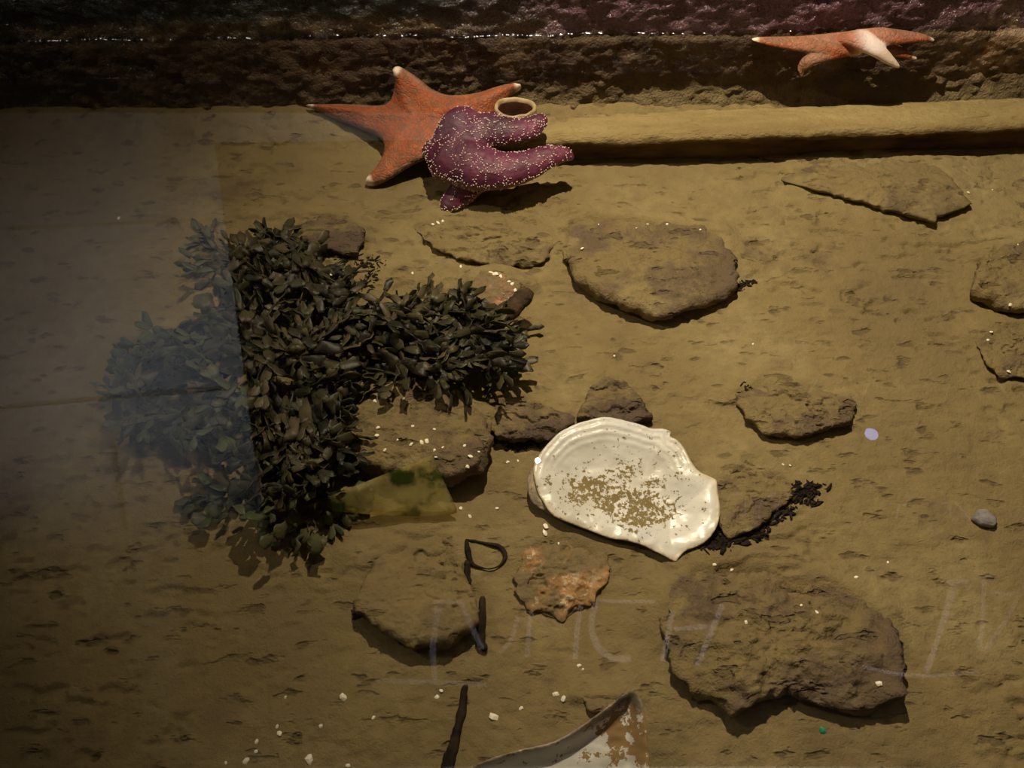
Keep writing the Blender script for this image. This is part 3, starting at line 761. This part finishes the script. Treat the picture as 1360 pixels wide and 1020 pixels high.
# ------------------------------------------------------------------ oyster shells
def shell_material(name, stain, sc_=1.0, amount=0.60):
    s = NT(name)
    base = s.ramp(s.noise(12, 4), [(0.3, (0.50, 0.47, 0.40)), (0.55, (0.68, 0.655, 0.60)), (0.8, (0.56, 0.565, 0.56))])
    rim = s.attr('rim')
    base = s.mix(s.math('MULTIPLY', rim, 0.55), base, (0.60, 0.47, 0.27))
    spk = s.math('ADD', s.math('MULTIPLY', s.noise(62 * sc_, 5, 0.75), 0.42), s.math('MULTIPLY', s.noise(210 * sc_, 4, 0.7), 0.58))
    ctr = s.attr('stain')
    f = s.rng(s.math('ADD', spk, s.math('MULTIPLY', ctr, 0.135)), amount, amount + 0.025)
    c = s.mix(f, base, stain)
    c = s.mix(s.attr('outer_or_shade'), c, s.ramp(s.noise(50, 5), [(0.35, (0.10, 0.075, 0.045)), (0.7, (0.30, 0.24, 0.16))]))
    return s.done(s.principled(c, s.math('ADD', 0.32, s.math('MULTIPLY', f, 0.5)), 0.45, s.bump(s.math('ADD', s.noise(40, 4), s.math('MULTIPLY', f, 0.4)), 0.3, 0.002), Coat_Weight=0.0))
M_SHELL = shell_material('white_oyster_nacre', (0.20, 0.145, 0.05))
def cv(pts, s_, ox, oy): return [(x / s_ + ox, y / s_ + oy) for x, y in pts]
out = catmull(cv([(155, 515), (172, 470), (200, 430), (235, 392), (270, 362), (310, 340), (350, 324), (405, 308), (460, 300), (510, 305), (560, 318), (610, 332), (655, 346), (700, 348), (735, 362), (734, 382), (765, 400), (792, 430), (812, 468), (838, 510), (875, 540), (925, 560), (934, 590), (940, 640), (945, 690), (940, 735), (925, 775), (900, 812), (868, 838), (830, 855), (795, 870), (770, 895), (757, 912), (722, 897), (670, 868), (615, 842), (575, 830), (540, 822), (490, 815), (440, 800), (385, 778), (330, 755), (285, 740), (240, 717), (215, 690), (195, 655), (175, 620), (160, 570)], 3.188, 660, 460), 3)
ctr_, sz = np.array([832., 648.]), 120.
ctrl = [(710, 620, .024), (760, 575, .030), (830, 556, .029), (895, 590, .022), (945, 640, .018), (955, 690, .014), (890, 742, .006), (840, 718, .010), (770, 700, .013), (720, 668, .019)]
zf = tps(ctrl)
q, fs, d = fill(out, 2.4)
P, N = surf_normals(q, zf)
bowl = smooth(0, 62, d)
e_in = smooth(0, 7, d)
dep_ = -0.011 * bowl + 0.0010 * np.sin(np.clip(d, 0, 34) / 34 * math.pi) * 1.0 + 0.0012 * fbm(q[:, 0] * .04, q[:, 1] * .06, 0, 3, 12) * e_in
# growth ridges near the upper margin
dep_ += 0.0007 * np.sin(d * 0.75 + 2 * fbm(q[:, 0] * .02, q[:, 1] * .02, 1, 2, 2)) * smooth(42, 12, d) * smooth(640, 590, q[:, 1])
edge_noise = 0.0022 * fbm(q[:, 0] * .06, q[:, 1] * .06, 0, 3, 15) * smooth(18, 0, d)
top_ = P + N * (dep_ + edge_noise)[:, None]
bot_ = P + N * (dep_ + edge_noise - 0.0035 - 0.010 * smooth(0, 30, d))[:, None]
bot_[:, 2] = np.maximum(bot_[:, 2], -0.004)
V, FF, low = two_sided(q, fs, top_, bot_, d)
ext = [i for i in range(len(q)) if d[i] >= 1e-3]
rim_ = smooth(9, 1, d) * smooth(560, 640, q[:, 1] + 0.0 * q[:, 0])
st = np.exp(-(((q[:, 0] - 790) / 50) ** 2 + ((q[:, 1] - 650) / 28) ** 2)) + 0.9 * np.exp(-(((q[:, 0] - 850) / 45) ** 2 + ((q[:, 1] - 680) / 22) ** 2)) + 0.34 * np.exp(-(((q[:, 0] - 850) / 75) ** 2 + ((q[:, 1] - 640) / 55) ** 2)) + 0.06
ne = len(ext)
cen = U(832, 650, 0.0)
sh = mesh_obj('oyster_shell', V, FF, M_SHELL, loc=cen, attrs={'rim': np.concatenate([rim_, np.ones(ne)]), 'stain': np.concatenate([np.clip(st, 0, 1), np.zeros(ne)]), 'outer_or_shade': np.concatenate([0 * rim_, np.ones(ne)])})
tag(sh, 'large white oyster shell lying open side up, speckled with silt', 'shell')
# rough outer layers showing at the hinge side
s = NT('rough_shell_layers'); M_LAYER = s.done(s.principled(s.ramp(s.noise(70, 5), [(0.35, (0.12, 0.085, 0.05)), (0.7, (0.42, 0.34, 0.23))]), 0.85, 0.2, s.bump(s.noise(120, 4), 0.8, 0.003)))
out2 = catmull(cv([(150, 510), (135, 540), (130, 590), (135, 630), (150, 665), (185, 690), (240, 722), (300, 748), (330, 752), (300, 700), (240, 640), (200, 560), (175, 520)], 3.188, 660, 460), 4)
q, fs, d = fill(out2, 2.2)
zf2 = tps([(702, 640, .014), (705, 620, .017), (715, 670, .012), (735, 685, .010), (760, 696, .009), (725, 640, .015)])
P, N = surf_normals(q, zf2)
t = smooth(0, 7, d)
V, FF, low = two_sided(q, fs, P + N * (0.004 * t + 0.0015 * fbm(q[:, 0] * .2, q[:, 1] * .3, 0, 3, 5))[:, None], P - N * (0.012 * t)[:, None], d)
ly = mesh_obj('shell_layers', V - cen, FF, M_LAYER, parent=sh); ly['label'] = 'rough brown outer layers at the hinge'

# second shell, cut by the lower edge of the view
M_SHELL2 = shell_material('stained_shell', (0.26, 0.16, 0.06), 0.45, 0.55)
out = catmull([(600, 1032), (650, 1008), (690, 996), (735, 985), (770, 965), (805, 940), (828, 922), (840, 918), (850, 926), (856, 945), (859, 975), (862, 1010), (860, 1060), (850, 1110), (810, 1150), (740, 1160), (670, 1130), (620, 1085), (600, 1050)], 5)
zf = tps([(610, 1040, .030), (700, 995, .040), (770, 965, .046), (838, 919, .050), (858, 975, .044), (862, 1040, .036), (820, 1140, .024), (700, 1140, .024), (620, 1080, .026)])
q, fs, d = fill(out, 2.8)
P, N = surf_normals(q, zf)
bowl = smooth(0, 26, d)
dep_ = -0.016 * bowl ** 0.8 + 0.0015 * fbm(q[:, 0] * .05, q[:, 1] * .07, 0, 3, 32)
top_ = P + N * (dep_)[:, None]
bot_ = P + N * (dep_ - 0.004 - 0.008 * smooth(0, 25, d))[:, None]; bot_[:, 2] = np.maximum(bot_[:, 2], -0.004)
V, FF, low = two_sided(q, fs, top_, bot_, d)
ext = [i for i in range(len(q)) if d[i] >= 1e-3]; ne = len(ext)
st = 1.3 * np.exp(-(((q[:, 0] - 850) / 45) ** 2 + ((q[:, 1] - 960) / 70) ** 2))
wall_shade = smooth(14, 9, d) * smooth(1010, 985, q[:, 1] + (q[:, 0] - 700) * 0.35)  # shade on the rim's inner wall, put into the colour as brown
cen = U(760, 1050, 0.0)
sh2 = mesh_obj('oyster_shell', V, FF, M_SHELL2, loc=cen, attrs={'rim': np.concatenate([smooth(5, 1, d), np.ones(ne)]), 'stain': np.concatenate([np.clip(st, 0, 1), np.zeros(ne)]), 'outer_or_shade': np.concatenate([wall_shade, np.ones(ne)])})
tag(sh2, 'cupped shell with brown-stained white inside, cut by the bottom of the view', 'shell')

# ------------------------------------------------------------------ seaweed
def weed_material(name, a, b, c_):
    s = NT(name)
    tip = s.attr('tip')
    c = s.ramp(s.noise(22, 4), [(0.3, a), (0.7, b)])
    c = s.mix(s.math('MULTIPLY', tip, 0.6), c, c_)
    c = s.mix(s.rng(s.attr('tone'), 0.45, 0.1, 0.0, 0.75), c, (0.006, 0.005, 0.003))
    c = s.mix(s.rng(s.attr('tone'), 0.72, 1.0, 0.0, 0.6), c, (0.105, 0.078, 0.040))
    c = s.mix(s.rng(s.noise(60, 3), 0.58, 0.68, 0, 0.5), c, (0.13, 0.095, 0.05))
    return s.done(s.principled(c, 0.5, 0.35, s.bump(s.noise(160, 3), 0.4, 0.0015)))
M_WEED = weed_material('olive_rockweed', (0.012, 0.010, 0.005), (0.044, 0.035, 0.016), (0.050, 0.047, 0.018))
M_WEED_G = weed_material('green_rockweed', (0.020, 0.023, 0.010), (0.048, 0.056, 0.020), (0.070, 0.085, 0.028))
TONE = [0.5]
TN = []
def frond(V, FF, TP, p, ang, z, steps, width, depth=0, dz=0.0, twist=0.0, curl=0.0, rs=random):
    """a flat forking blade with a raised midrib, running from photo position p; positions are turned into points at their own height"""
    pos = np.array(p, float); z0 = z
    tw = twist
    rows = []
    seedn = rs.random() * 100
    tone = rs.random() if depth == 0 else TONE[0]
    TONE[0] = tone
    for i in range(steps + 1):
        t = i / steps
        wp = U(pos[0], pos[1], max(0.004, z))
        d2 = np.array([math.cos(ang), math.sin(ang)])
        wq = U(pos[0] + d2[0] * 2, pos[1] + d2[1] * 2, max(0.004, z + dz * 0.4))
        T = wq - wp; T /= np.linalg.norm(T) + 1e-9
        up = np.array([0, 0, 1.0]); S = np.cross(T, up); S /= np.linalg.norm(S) + 1e-9; Nn = np.cross(S, T)
        a = tw + 1.2 * mnoise.noise((seedn, t * 2.5, 3))
        S2 = S * math.cos(a) + Nn * math.sin(a); N2 = np.cross(S2, T)
        w = width * (0.62 + 0.38 * min(1.0, t * 1.6)) * (1 + 0.22 * mnoise.noise((seedn + 4, t * 4, 8)))
        if depth == 0 or True:
            if t > 0.72 and depth >= 1: w *= math.sqrt(max(0.0, 1 - ((t - 0.72) / 0.28) ** 2)) * 0.9 + 0.1
        ruf = 0.25 * w * mnoise.noise((seedn + 9, t * 5, 1))
        rows.append([wp - S2 * w + N2 * ruf, wp - S2 * w * .45 - N2 * 0.0006, wp - N2 * -0.0012, wp + S2 * w * .45 - N2 * 0.0006, wp + S2 * w - N2 * ruf])
        TP.extend([min(1, depth * 0.4 + t * 0.5)] * 5); TN.extend([min(1, max(0, tone + rs.uniform(-.12, .12)))] * 5)
        stp = 5.8
        pos = pos + d2 * stp * np.array([1, 0.8]); z += dz; dz += rs.uniform(-0.0006, 0.0006)
        if z < 0.004: z, dz = 0.004, abs(dz) * 0.5
        if z > 0.062: dz = -abs(dz)
        ang += curl + rs.uniform(-0.13, 0.13)
    k = len(V)
    for r in rows: V.extend(r)
    for i in range(steps):
        for j in range(4):
            a = k + i * 5 + j; FF.append((a, a + 1, a + 6, a + 5))
    if depth < 2:
        for s_ in (-1, 1):
            if rs.random() < 0.72:
                frond(V, FF, TP, pos - d2 * 4, ang + s_ * rs.uniform(0.25, 0.55), z, max(4, int(steps * rs.uniform(.55, .95))), width * 0.9, depth + 1, dz, twist + rs.uniform(-.3, .3), curl * 1.2 - s_ * 0.02, rs)
def clump(label, region, count, flow, zr, mat, width=0.0060, steps=6, spread=0.6, seed=0, name='rockweed', starts=None):
    rs = random.Random(seed); V, FF, TP = [], [], []; TN.clear()
    if starts is None:
        poly = np.array(region, float); lo, hi = poly.min(0), poly.max(0); starts = []
        while len(starts) < count:
            p = (rs.uniform(lo[0], hi[0]), rs.uniform(lo[1], hi[1]))
            if inside(np.array([p]), poly)[0]:
                fx, fy = flow
                # blades run away from the holdfast and stop at the region's edge
                a = math.atan2(p[1] - fy, p[0] - fx) + rs.gauss(0, spread)
                for tries in range(7):
                    e = (p[0] + math.cos(a) * steps * 11, p[1] + math.sin(a) * steps * 9)
                    if inside(np.array([e]), poly)[0]: break
                    a += rs.uniform(-1.2, 1.2)
                else:
                    continue
                starts.append((p, a, rs.uniform(*zr)))
    for st_ in starts:
        p, a, z = st_[:3]
        frond(V, FF, TP, p, a, z, st_[3] if len(st_) > 3 else max(3, int(steps * rs.uniform(.7, 1.25))), width * rs.uniform(.7, 1.25) * (st_[4] if len(st_) > 4 else 1), 0 if len(st_) < 6 else st_[5], rs.uniform(-.0015, .0025), rs.uniform(-1.2, 1.2), rs.uniform(-.09, .09), rs)
    V = np.array(V); c = V.mean(0); c[2] = 0
    o = mesh_obj(name, V, FF, mat, loc=c, attrs={'tip': TP, 'tone': TN})
    so = o.modifiers.new('thickness', 'SOLIDIFY'); so.thickness = 0.0009
    return tag(o, label, 'seaweed', 'rockweed clumps')
clump('dark clump of seaweed at the far left, hazed by the reflection', [(128, 548), (150, 478), (185, 448), (240, 432), (285, 395), (335, 375), (350, 470), (345, 600), (310, 612), (290, 575), (240, 590), (200, 590), (150, 560)], 105, (345, 480), (.006, .036), M_WEED_G, seed=1, steps=6)
clump('brown tuft of seaweed above the main mass, below the small purplish rock', [(298, 345), (340, 300), (395, 305), (430, 350), (470, 385), (490, 420), (440, 470), (360, 470), (310, 440), (305, 380)], 115, (400, 450), (.010, .056), M_WEED, seed=2, steps=6)
clump('long arm of seaweed reaching towards the reddish crusted stone', [(430, 420), (500, 398), (560, 380), (640, 388), (665, 410), (690, 440), (680, 470), (700, 496), (640, 505), (600, 492), (550, 500), (470, 500)], 115, (400, 460), (.008, .045), M_WEED, seed=3, steps=7, spread=0.35)
clump('dense middle mass of seaweed beside the white-specked rock', [(325, 440), (420, 440), (490, 470), (485, 500), (462, 540), (452, 600), (440, 650), (400, 668), (350, 660), (332, 600), (330, 520)], 145, (390, 500), (.010, .058), M_WEED, seed=4, steps=6)
clump('lowest sprig of seaweed with rounded olive tips', None, 0, None, None, M_WEED_G, width=0.0085, seed=5, steps=5,
      starts=[((392, 668), 1.55, .018, 6), ((402, 696), 1.45, .010, 5, 1.1, 1), ((396, 708), 1.62, .008, 6, 1.3, 2), ((360, 640), 1.7, .022, 5), ((352, 665), 1.6, .014, 4), ((405, 665), 0.6, .02, 5, .9), ((420, 655), 0.35, .02, 5, .9), ((372, 690), 1.9, .010, 4, .7, 1), ((370, 610), 1.5, .03, 6), ((385, 640), 1.2, .024, 6), ((430, 668), 0.3, .014, 4, .8), ((412, 690), 1.3, .012, 4, .8, 1)])
clump('small green sprig of seaweed near the top left of the mass', None, 0, None, None, M_WEED_G, width=0.0048, seed=6,
      starts=[((312, 370), -2.5, .012, 5), ((308, 350), -2.9, .014, 5), ((306, 345), -2.3, .012, 4), ((285, 330), -2.0, .010, 3, 1, 1), ((282, 322), -1.5, .010, 3, 1, 1), ((270, 320), -1.9, .008, 3, 1, 1), ((290, 352), 2.9, .008, 4, 1, 1), ((300, 340), -1.3, .008, 4, 1, 1)])
clump('green sprig of seaweed stretching to the lower left of the mass', None, 0, None, None, M_WEED_G, width=0.0068, seed=7,
      starts=[((345, 625), 2.6, .02, 5), ((335, 650), 2.9, .015, 5), ((330, 640), 2.5, .02, 5), ((320, 665), 2.7, .010, 4, 1, 1), ((300, 655), 3.1, .010, 4), ((290, 670), 2.2, .008, 4, 1.2, 1), ((345, 600), 2.3, .02, 5)])
clump('thin dark blades of seaweed hanging over the dark purplish rock', None, 0, None, None, M_WEED, width=0.0046, seed=8,
      starts=[((600, 500), 0.9, .03, 5, 1, 1), ((610, 512), 0.95, .028, 6, 1.4, 2), ((640, 495), 0.1, .03, 5, 1, 1), ((640, 478), -0.1, .03, 6, 1, 1), ((590, 505), 1.1, .03, 5, 1, 1), ((655, 480), 0.3, .028, 7, .8, 2)])

# ---- brown stalk by the crusted stone
def stick(name, label, cat, pts, radii, mat, seed=0, knob=0.25, group=None):
    V, FF = [], []
    limb(V, FF, pts, radii, 0.9, 14, 10)
    V = np.array(V); c = V.mean(0); c[2] = 0
    n_ = fbm(V[:, 0] * 180, V[:, 1] * 180, V[:, 2] * 180, 3, seed)
    V = V + np.stack([n_, np.roll(n_, 3), np.roll(n_, 7)], 1) * radii[0] * knob
    return tag(mesh_obj(name, V, FF, mat, loc=c), label, cat, group)
s = NT('dark_wood'); M_STICK = s.done(s.principled(s.ramp(s.noise(60, 5), [(0.35, (0.030, 0.018, 0.010)), (0.7, (0.085, 0.052, 0.028))]), 0.85, 0.2, s.bump(s.noise(150, 4), 0.9, 0.003)))
stick('kelp_stalk', 'short brown stalk leaning on the reddish crusted stone', 'seaweed', [U(698, 392, .040), U(680, 410, .036), U(660, 432, .030), U(640, 452, .020)], [.0105, .0115, .009, .006], M_STICK, 4, 0.35)
s = NT('black_debris'); M_DEBRIS = s.done(s.principled(s.ramp(s.noise(60, 5), [(0.35, (0.010, 0.007, 0.005)), (0.7, (0.040, 0.026, 0.016))]), 0.9, 0.15, s.bump(s.noise(200, 4), 0.8, 0.002)))
def G0(px, py, dz=0.0):
    p = U(px, py, 0.0)
    return np.array([p[0], p[1], float(floor_h(p[0], p[1])) + float(drift(p[0:1], p[1:2])[0]) + dz])
stick('twig', 'dark upright twig half sunk in the sand above the cut-off shell', 'twig', [G0(617, 912), G0(613, 945), G0(606, 975), G0(597, 1010), G0(590, 1040)], [.0030, .0046, .0042, .0062, .0066], M_DEBRIS, 5, 0.5)
stick('twig', 'thin dark loop of a twig curled like a letter on the sand', 'twig', [G0(620, 720, .0022), G0(645, 723, .0022), G0(664, 728, .0022), G0(671, 741, .0022), G0(662, 753, .0022), G0(645, 757, .0022), G0(628, 752, .0022), G0(622, 737, .0022), G0(620, 722, .0022)], [.0012, .0013, .0024, .0024, .0008, .0007, .0020, .0034, .0018], M_DEBRIS, 6, 0.4)
stick('twig', 'short dark stem lying just below the thin looped twig', 'twig', [G0(621, 750), G0(621, 763), G0(625, 775)], [.004, .003, .002], M_DEBRIS, 7, 0.5)
stick('twig', 'forked dark stub beside the black hollow of the smooth rock', 'twig', [G0(641, 800, .01), G0(640, 820, .01), G0(638, 850, .008), G0(643, 862, .004)], [.003, .0045, .005, .004], M_DEBRIS, 8, 0.5)
def debris(label, spots, n, r, seed, mat=M_DEBRIS):
    rs = random.Random(seed); V, FF = [], []
    for i in range(n):
        (a, b) = rs.choice(list(zip(spots[:-1], spots[1:]))) ; t = rs.random()
        px = a[0] + (b[0] - a[0]) * t + rs.gauss(0, a[2]); py = a[1] + (b[1] - a[1]) * t + rs.gauss(0, a[2] * 0.6)
        p = G0(px, py, rs.uniform(0, r)); k = len(V)
        kk = rs.choice((.5, .7, 1, 1.4, 2.0)); sx, sy, sz_ = r * kk * rs.uniform(.8, 2.4), r * kk * rs.uniform(.3, .9), r * rs.uniform(.2, .6); an = rs.gauss(0.3, 0.7)
        for v in iv:
            q_ = v * (1 + 0.35 * mnoise.noise((v[0] * 2 + i, v[1] * 2, v[2] * 2)))
            x, y = q_[0] * sx, q_[1] * sy
            V.append(p + [x * math.cos(an) - y * math.sin(an), x * math.sin(an) + y * math.cos(an), q_[2] * sz_])
        FF += [tuple(k + j for j in f) for f in ifc]
    V = np.array(V); c = V.mean(0); c[2] = 0
    return tag(mesh_obj('debris_clump', V, FF, mat, loc=c), label, 'debris')
debris('ragged streak of black debris trailing from the white oyster shell', [(935, 725, 9), (965, 718, 9), (1000, 705, 11), (1020, 680, 11), (1045, 660, 10), (1085, 652, 6)], 900, 0.0019, 1)
debris('black debris gathered at the foot of the dark purplish rock', [(655, 585, 5), (690, 592, 6), (715, 585, 5), (755, 562, 4)], 330, 0.0017, 2)
debris('small dark bits caught beside the small purplish brown rock', [(440, 335, 8), (470, 350, 10), (500, 350, 6), (488, 375, 8), (470, 385, 4)], 200, 0.0014, 3)
debris('dark crumbs at the right corner of the squarish rough rock', [(978, 385, 4), (990, 376, 3), (1003, 374, 3)], 70, 0.0015, 4)
debris('brown bits scattered on the flat top of the small reddish stone', [(985, 515, 6), (1005, 540, 6), (1015, 565, 5)], 120, 0.0012, 5)
debris('dark fragments beside the left tip of the smooth silty rock', [(468, 815, 3), (480, 812, 4), (492, 808, 3)], 60, 0.0014, 6)

# ---- translucent yellow sheet added in place of a reflection on the water
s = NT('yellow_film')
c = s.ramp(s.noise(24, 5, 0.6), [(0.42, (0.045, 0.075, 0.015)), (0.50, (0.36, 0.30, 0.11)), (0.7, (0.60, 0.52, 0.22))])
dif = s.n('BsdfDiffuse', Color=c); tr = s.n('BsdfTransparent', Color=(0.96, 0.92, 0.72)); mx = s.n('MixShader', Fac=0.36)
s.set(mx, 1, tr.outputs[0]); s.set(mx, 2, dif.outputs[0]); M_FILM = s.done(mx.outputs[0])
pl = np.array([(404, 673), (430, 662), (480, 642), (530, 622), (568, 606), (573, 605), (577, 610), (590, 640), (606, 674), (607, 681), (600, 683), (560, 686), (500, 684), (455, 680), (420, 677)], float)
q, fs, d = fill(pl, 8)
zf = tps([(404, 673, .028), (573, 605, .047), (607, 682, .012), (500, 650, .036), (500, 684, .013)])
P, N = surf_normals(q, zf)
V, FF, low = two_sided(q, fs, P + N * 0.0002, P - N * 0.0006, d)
fm = mesh_obj('film_reflection', V, FF, M_FILM, loc=U(530, 655, 0.05)); tag(fm, 'translucent yellowish three-cornered film on the seaweed and white-specked rock', 'film')

# ------------------------------------------------------------------ white shell bits
s = NT('white_bits'); M_BIT = s.done(s.principled((0.85, 0.78, 0.62), 0.5, 0.4))
s = NT('green_bit'); M_GBIT = s.done(s.principled((0.03, 0.30, 0.16), 0.4, 0.4))
dg = bpy.context.evaluated_depsgraph_get()
def hit(px, py):
    """first solid surface under a photo position, with the water looked through"""
    a = (px - 680) / F; b = (510 - py) / F
    d = Vector((FWD + a * RIGHT + b * UP).tolist()).normalized(); o = Vector(CAM.tolist())
    for _ in range(6):
        ok, loc, nrm, idx, ob, mt = sc.ray_cast(dg, o, d)
        if not ok: return None, None
        if ob.name.startswith(('water', 'film')): o = loc + d * 1e-4; continue
        return np.array(loc[:]), np.array(nrm[:])
    return None, None
bpy.context.view_layer.update(); dg = bpy.context.evaluated_depsgraph_get()
def bit_mesh(nm, r, sd, mat):
    rs = random.Random(sd); V = []
    for v in iv:
        k = 1 + 0.4 * mnoise.noise((v[0] + sd, v[1], v[2])); V.append((v[0] * r * k * 1.4, v[1] * r * k, v[2] * r * 0.5 * k))
    me = bpy.data.meshes.new(nm); me.from_pydata(V, [], ifc); me.materials.append(mat); me.update(); return me
bits = [bit_mesh('shell_fragment', 1.0, i, M_BIT) for i in range(5)]
def scatter_bits(spots, label, group, mat=None, cat='shell fragment', name='shell_fragment'):
    for i, sp_ in enumerate(spots):
        p, nn = hit(sp_[0], sp_[1])
        if p is None: continue
        o = bpy.data.objects.new(name, bits[i % 5] if mat is None else bit_mesh(name, 1.0, 9, mat)); COL.objects.link(o)
        r = (sp_[2] if len(sp_) > 2 else 2.4) / 1600.0
        o.scale = (r, r, r); o.location = tuple(p + np.array([0, 0, r * 0.2]))
        o.rotation_euler = (random.uniform(-.4, .4), random.uniform(-.4, .4), random.uniform(0, 3.1))
        tag(o, label, cat, group)
scatter_bits([(498, 533, 3), (536, 530), (472, 553, 3), (502, 568, 3), (501, 578, 3.4), (548, 566, 2.6), (577, 570), (528, 584, 2), (546, 590, 3), (560, 588, 4), (567, 586, 4), (511, 598, 3), (577, 598), (588, 594, 2), (617, 592, 2.6), (636, 600, 2), (625, 606, 4), (621, 620, 3), (579, 607, 2)],
             'white speck of shell on the angular rock among the seaweed', 'white specks on the angular rock')
scatter_bits([(725, 699, 5), (724, 708, 5), (742, 722, 2), (612, 675, 3.4), (624, 686, 3), (660, 675, 3), (688, 612, 2), (674, 614, 3)],
             'white shell crumb on the sand between angular rock and oyster shell', 'shell crumbs left of the oyster shell')
scatter_bits([(456, 926, 5), (368, 965, 2.6), (426, 965, 3), (371, 974, 4), (341, 985, 3), (340, 998, 3), (327, 1011, 5), (411, 1009, 6), (379, 926, 2), (462, 1017, 3), (300, 1013, 2)],
             'tiny white shell crumb on the dim sand at the lower left', 'shell crumbs at the lower left')
scatter_bits([(656, 952, 6), (586, 917, 3), (580, 926, 3.4), (738, 922, 4), (748, 928, 4), (692, 941, 3), (769, 884, 3), (774, 889, 2), (496, 953, 2.5)],
             'white shell crumb on the sand around the upright twig and cut-off shell', 'shell crumbs by the cut-off shell')
scatter_bits([(1167, 908, 4), (1137, 767, 3), (1179, 747, 2), (949, 750, 2.6), (972, 757, 2.6), (991, 827, 3), (1085, 813, 3), (1064, 804, 2), (1049, 618, 2), (1040, 617, 2)],
             'white shell crumb on or around the broad lumpy rock', 'shell crumbs by the lumpy rock')
scatter_bits([(860, 298, 3), (886, 298, 3), (930, 305, 2), (773, 330, 3), (795, 298, 2), (845, 303, 2), (1000, 457, 2), (816, 473, 2), (1286, 256, 4), (1318, 252, 2), (1316, 441, 3), (1312, 452, 3), (1340, 494, 4), (1352, 325, 2), (1342, 405, 4)],
             'tiny pale shell crumb on the sand and rocks below the ledge', 'shell crumbs below the ledge')
scatter_bits([(575, 298, 3), (582, 296, 4), (588, 294, 3), (658, 364, 5), (665, 367, 4), (652, 362, 4), (680, 378, 4), (684, 386, 4), (676, 374, 3), (612, 354, 3), (440, 365, 3), (548, 363, 3)],
             'cream crust bit near the reddish crusted stone and the flat cracked rock', 'cream crust bits above the seaweed')
scatter_bits([(158, 290, 3.4)], 'single white shell crumb on the sand left of the seaweed', None)
scatter_bits([(1093, 971, 5)], 'tiny bright green scrap on the sand below the lumpy rock', None, M_GBIT, 'scrap', 'green_scrap')
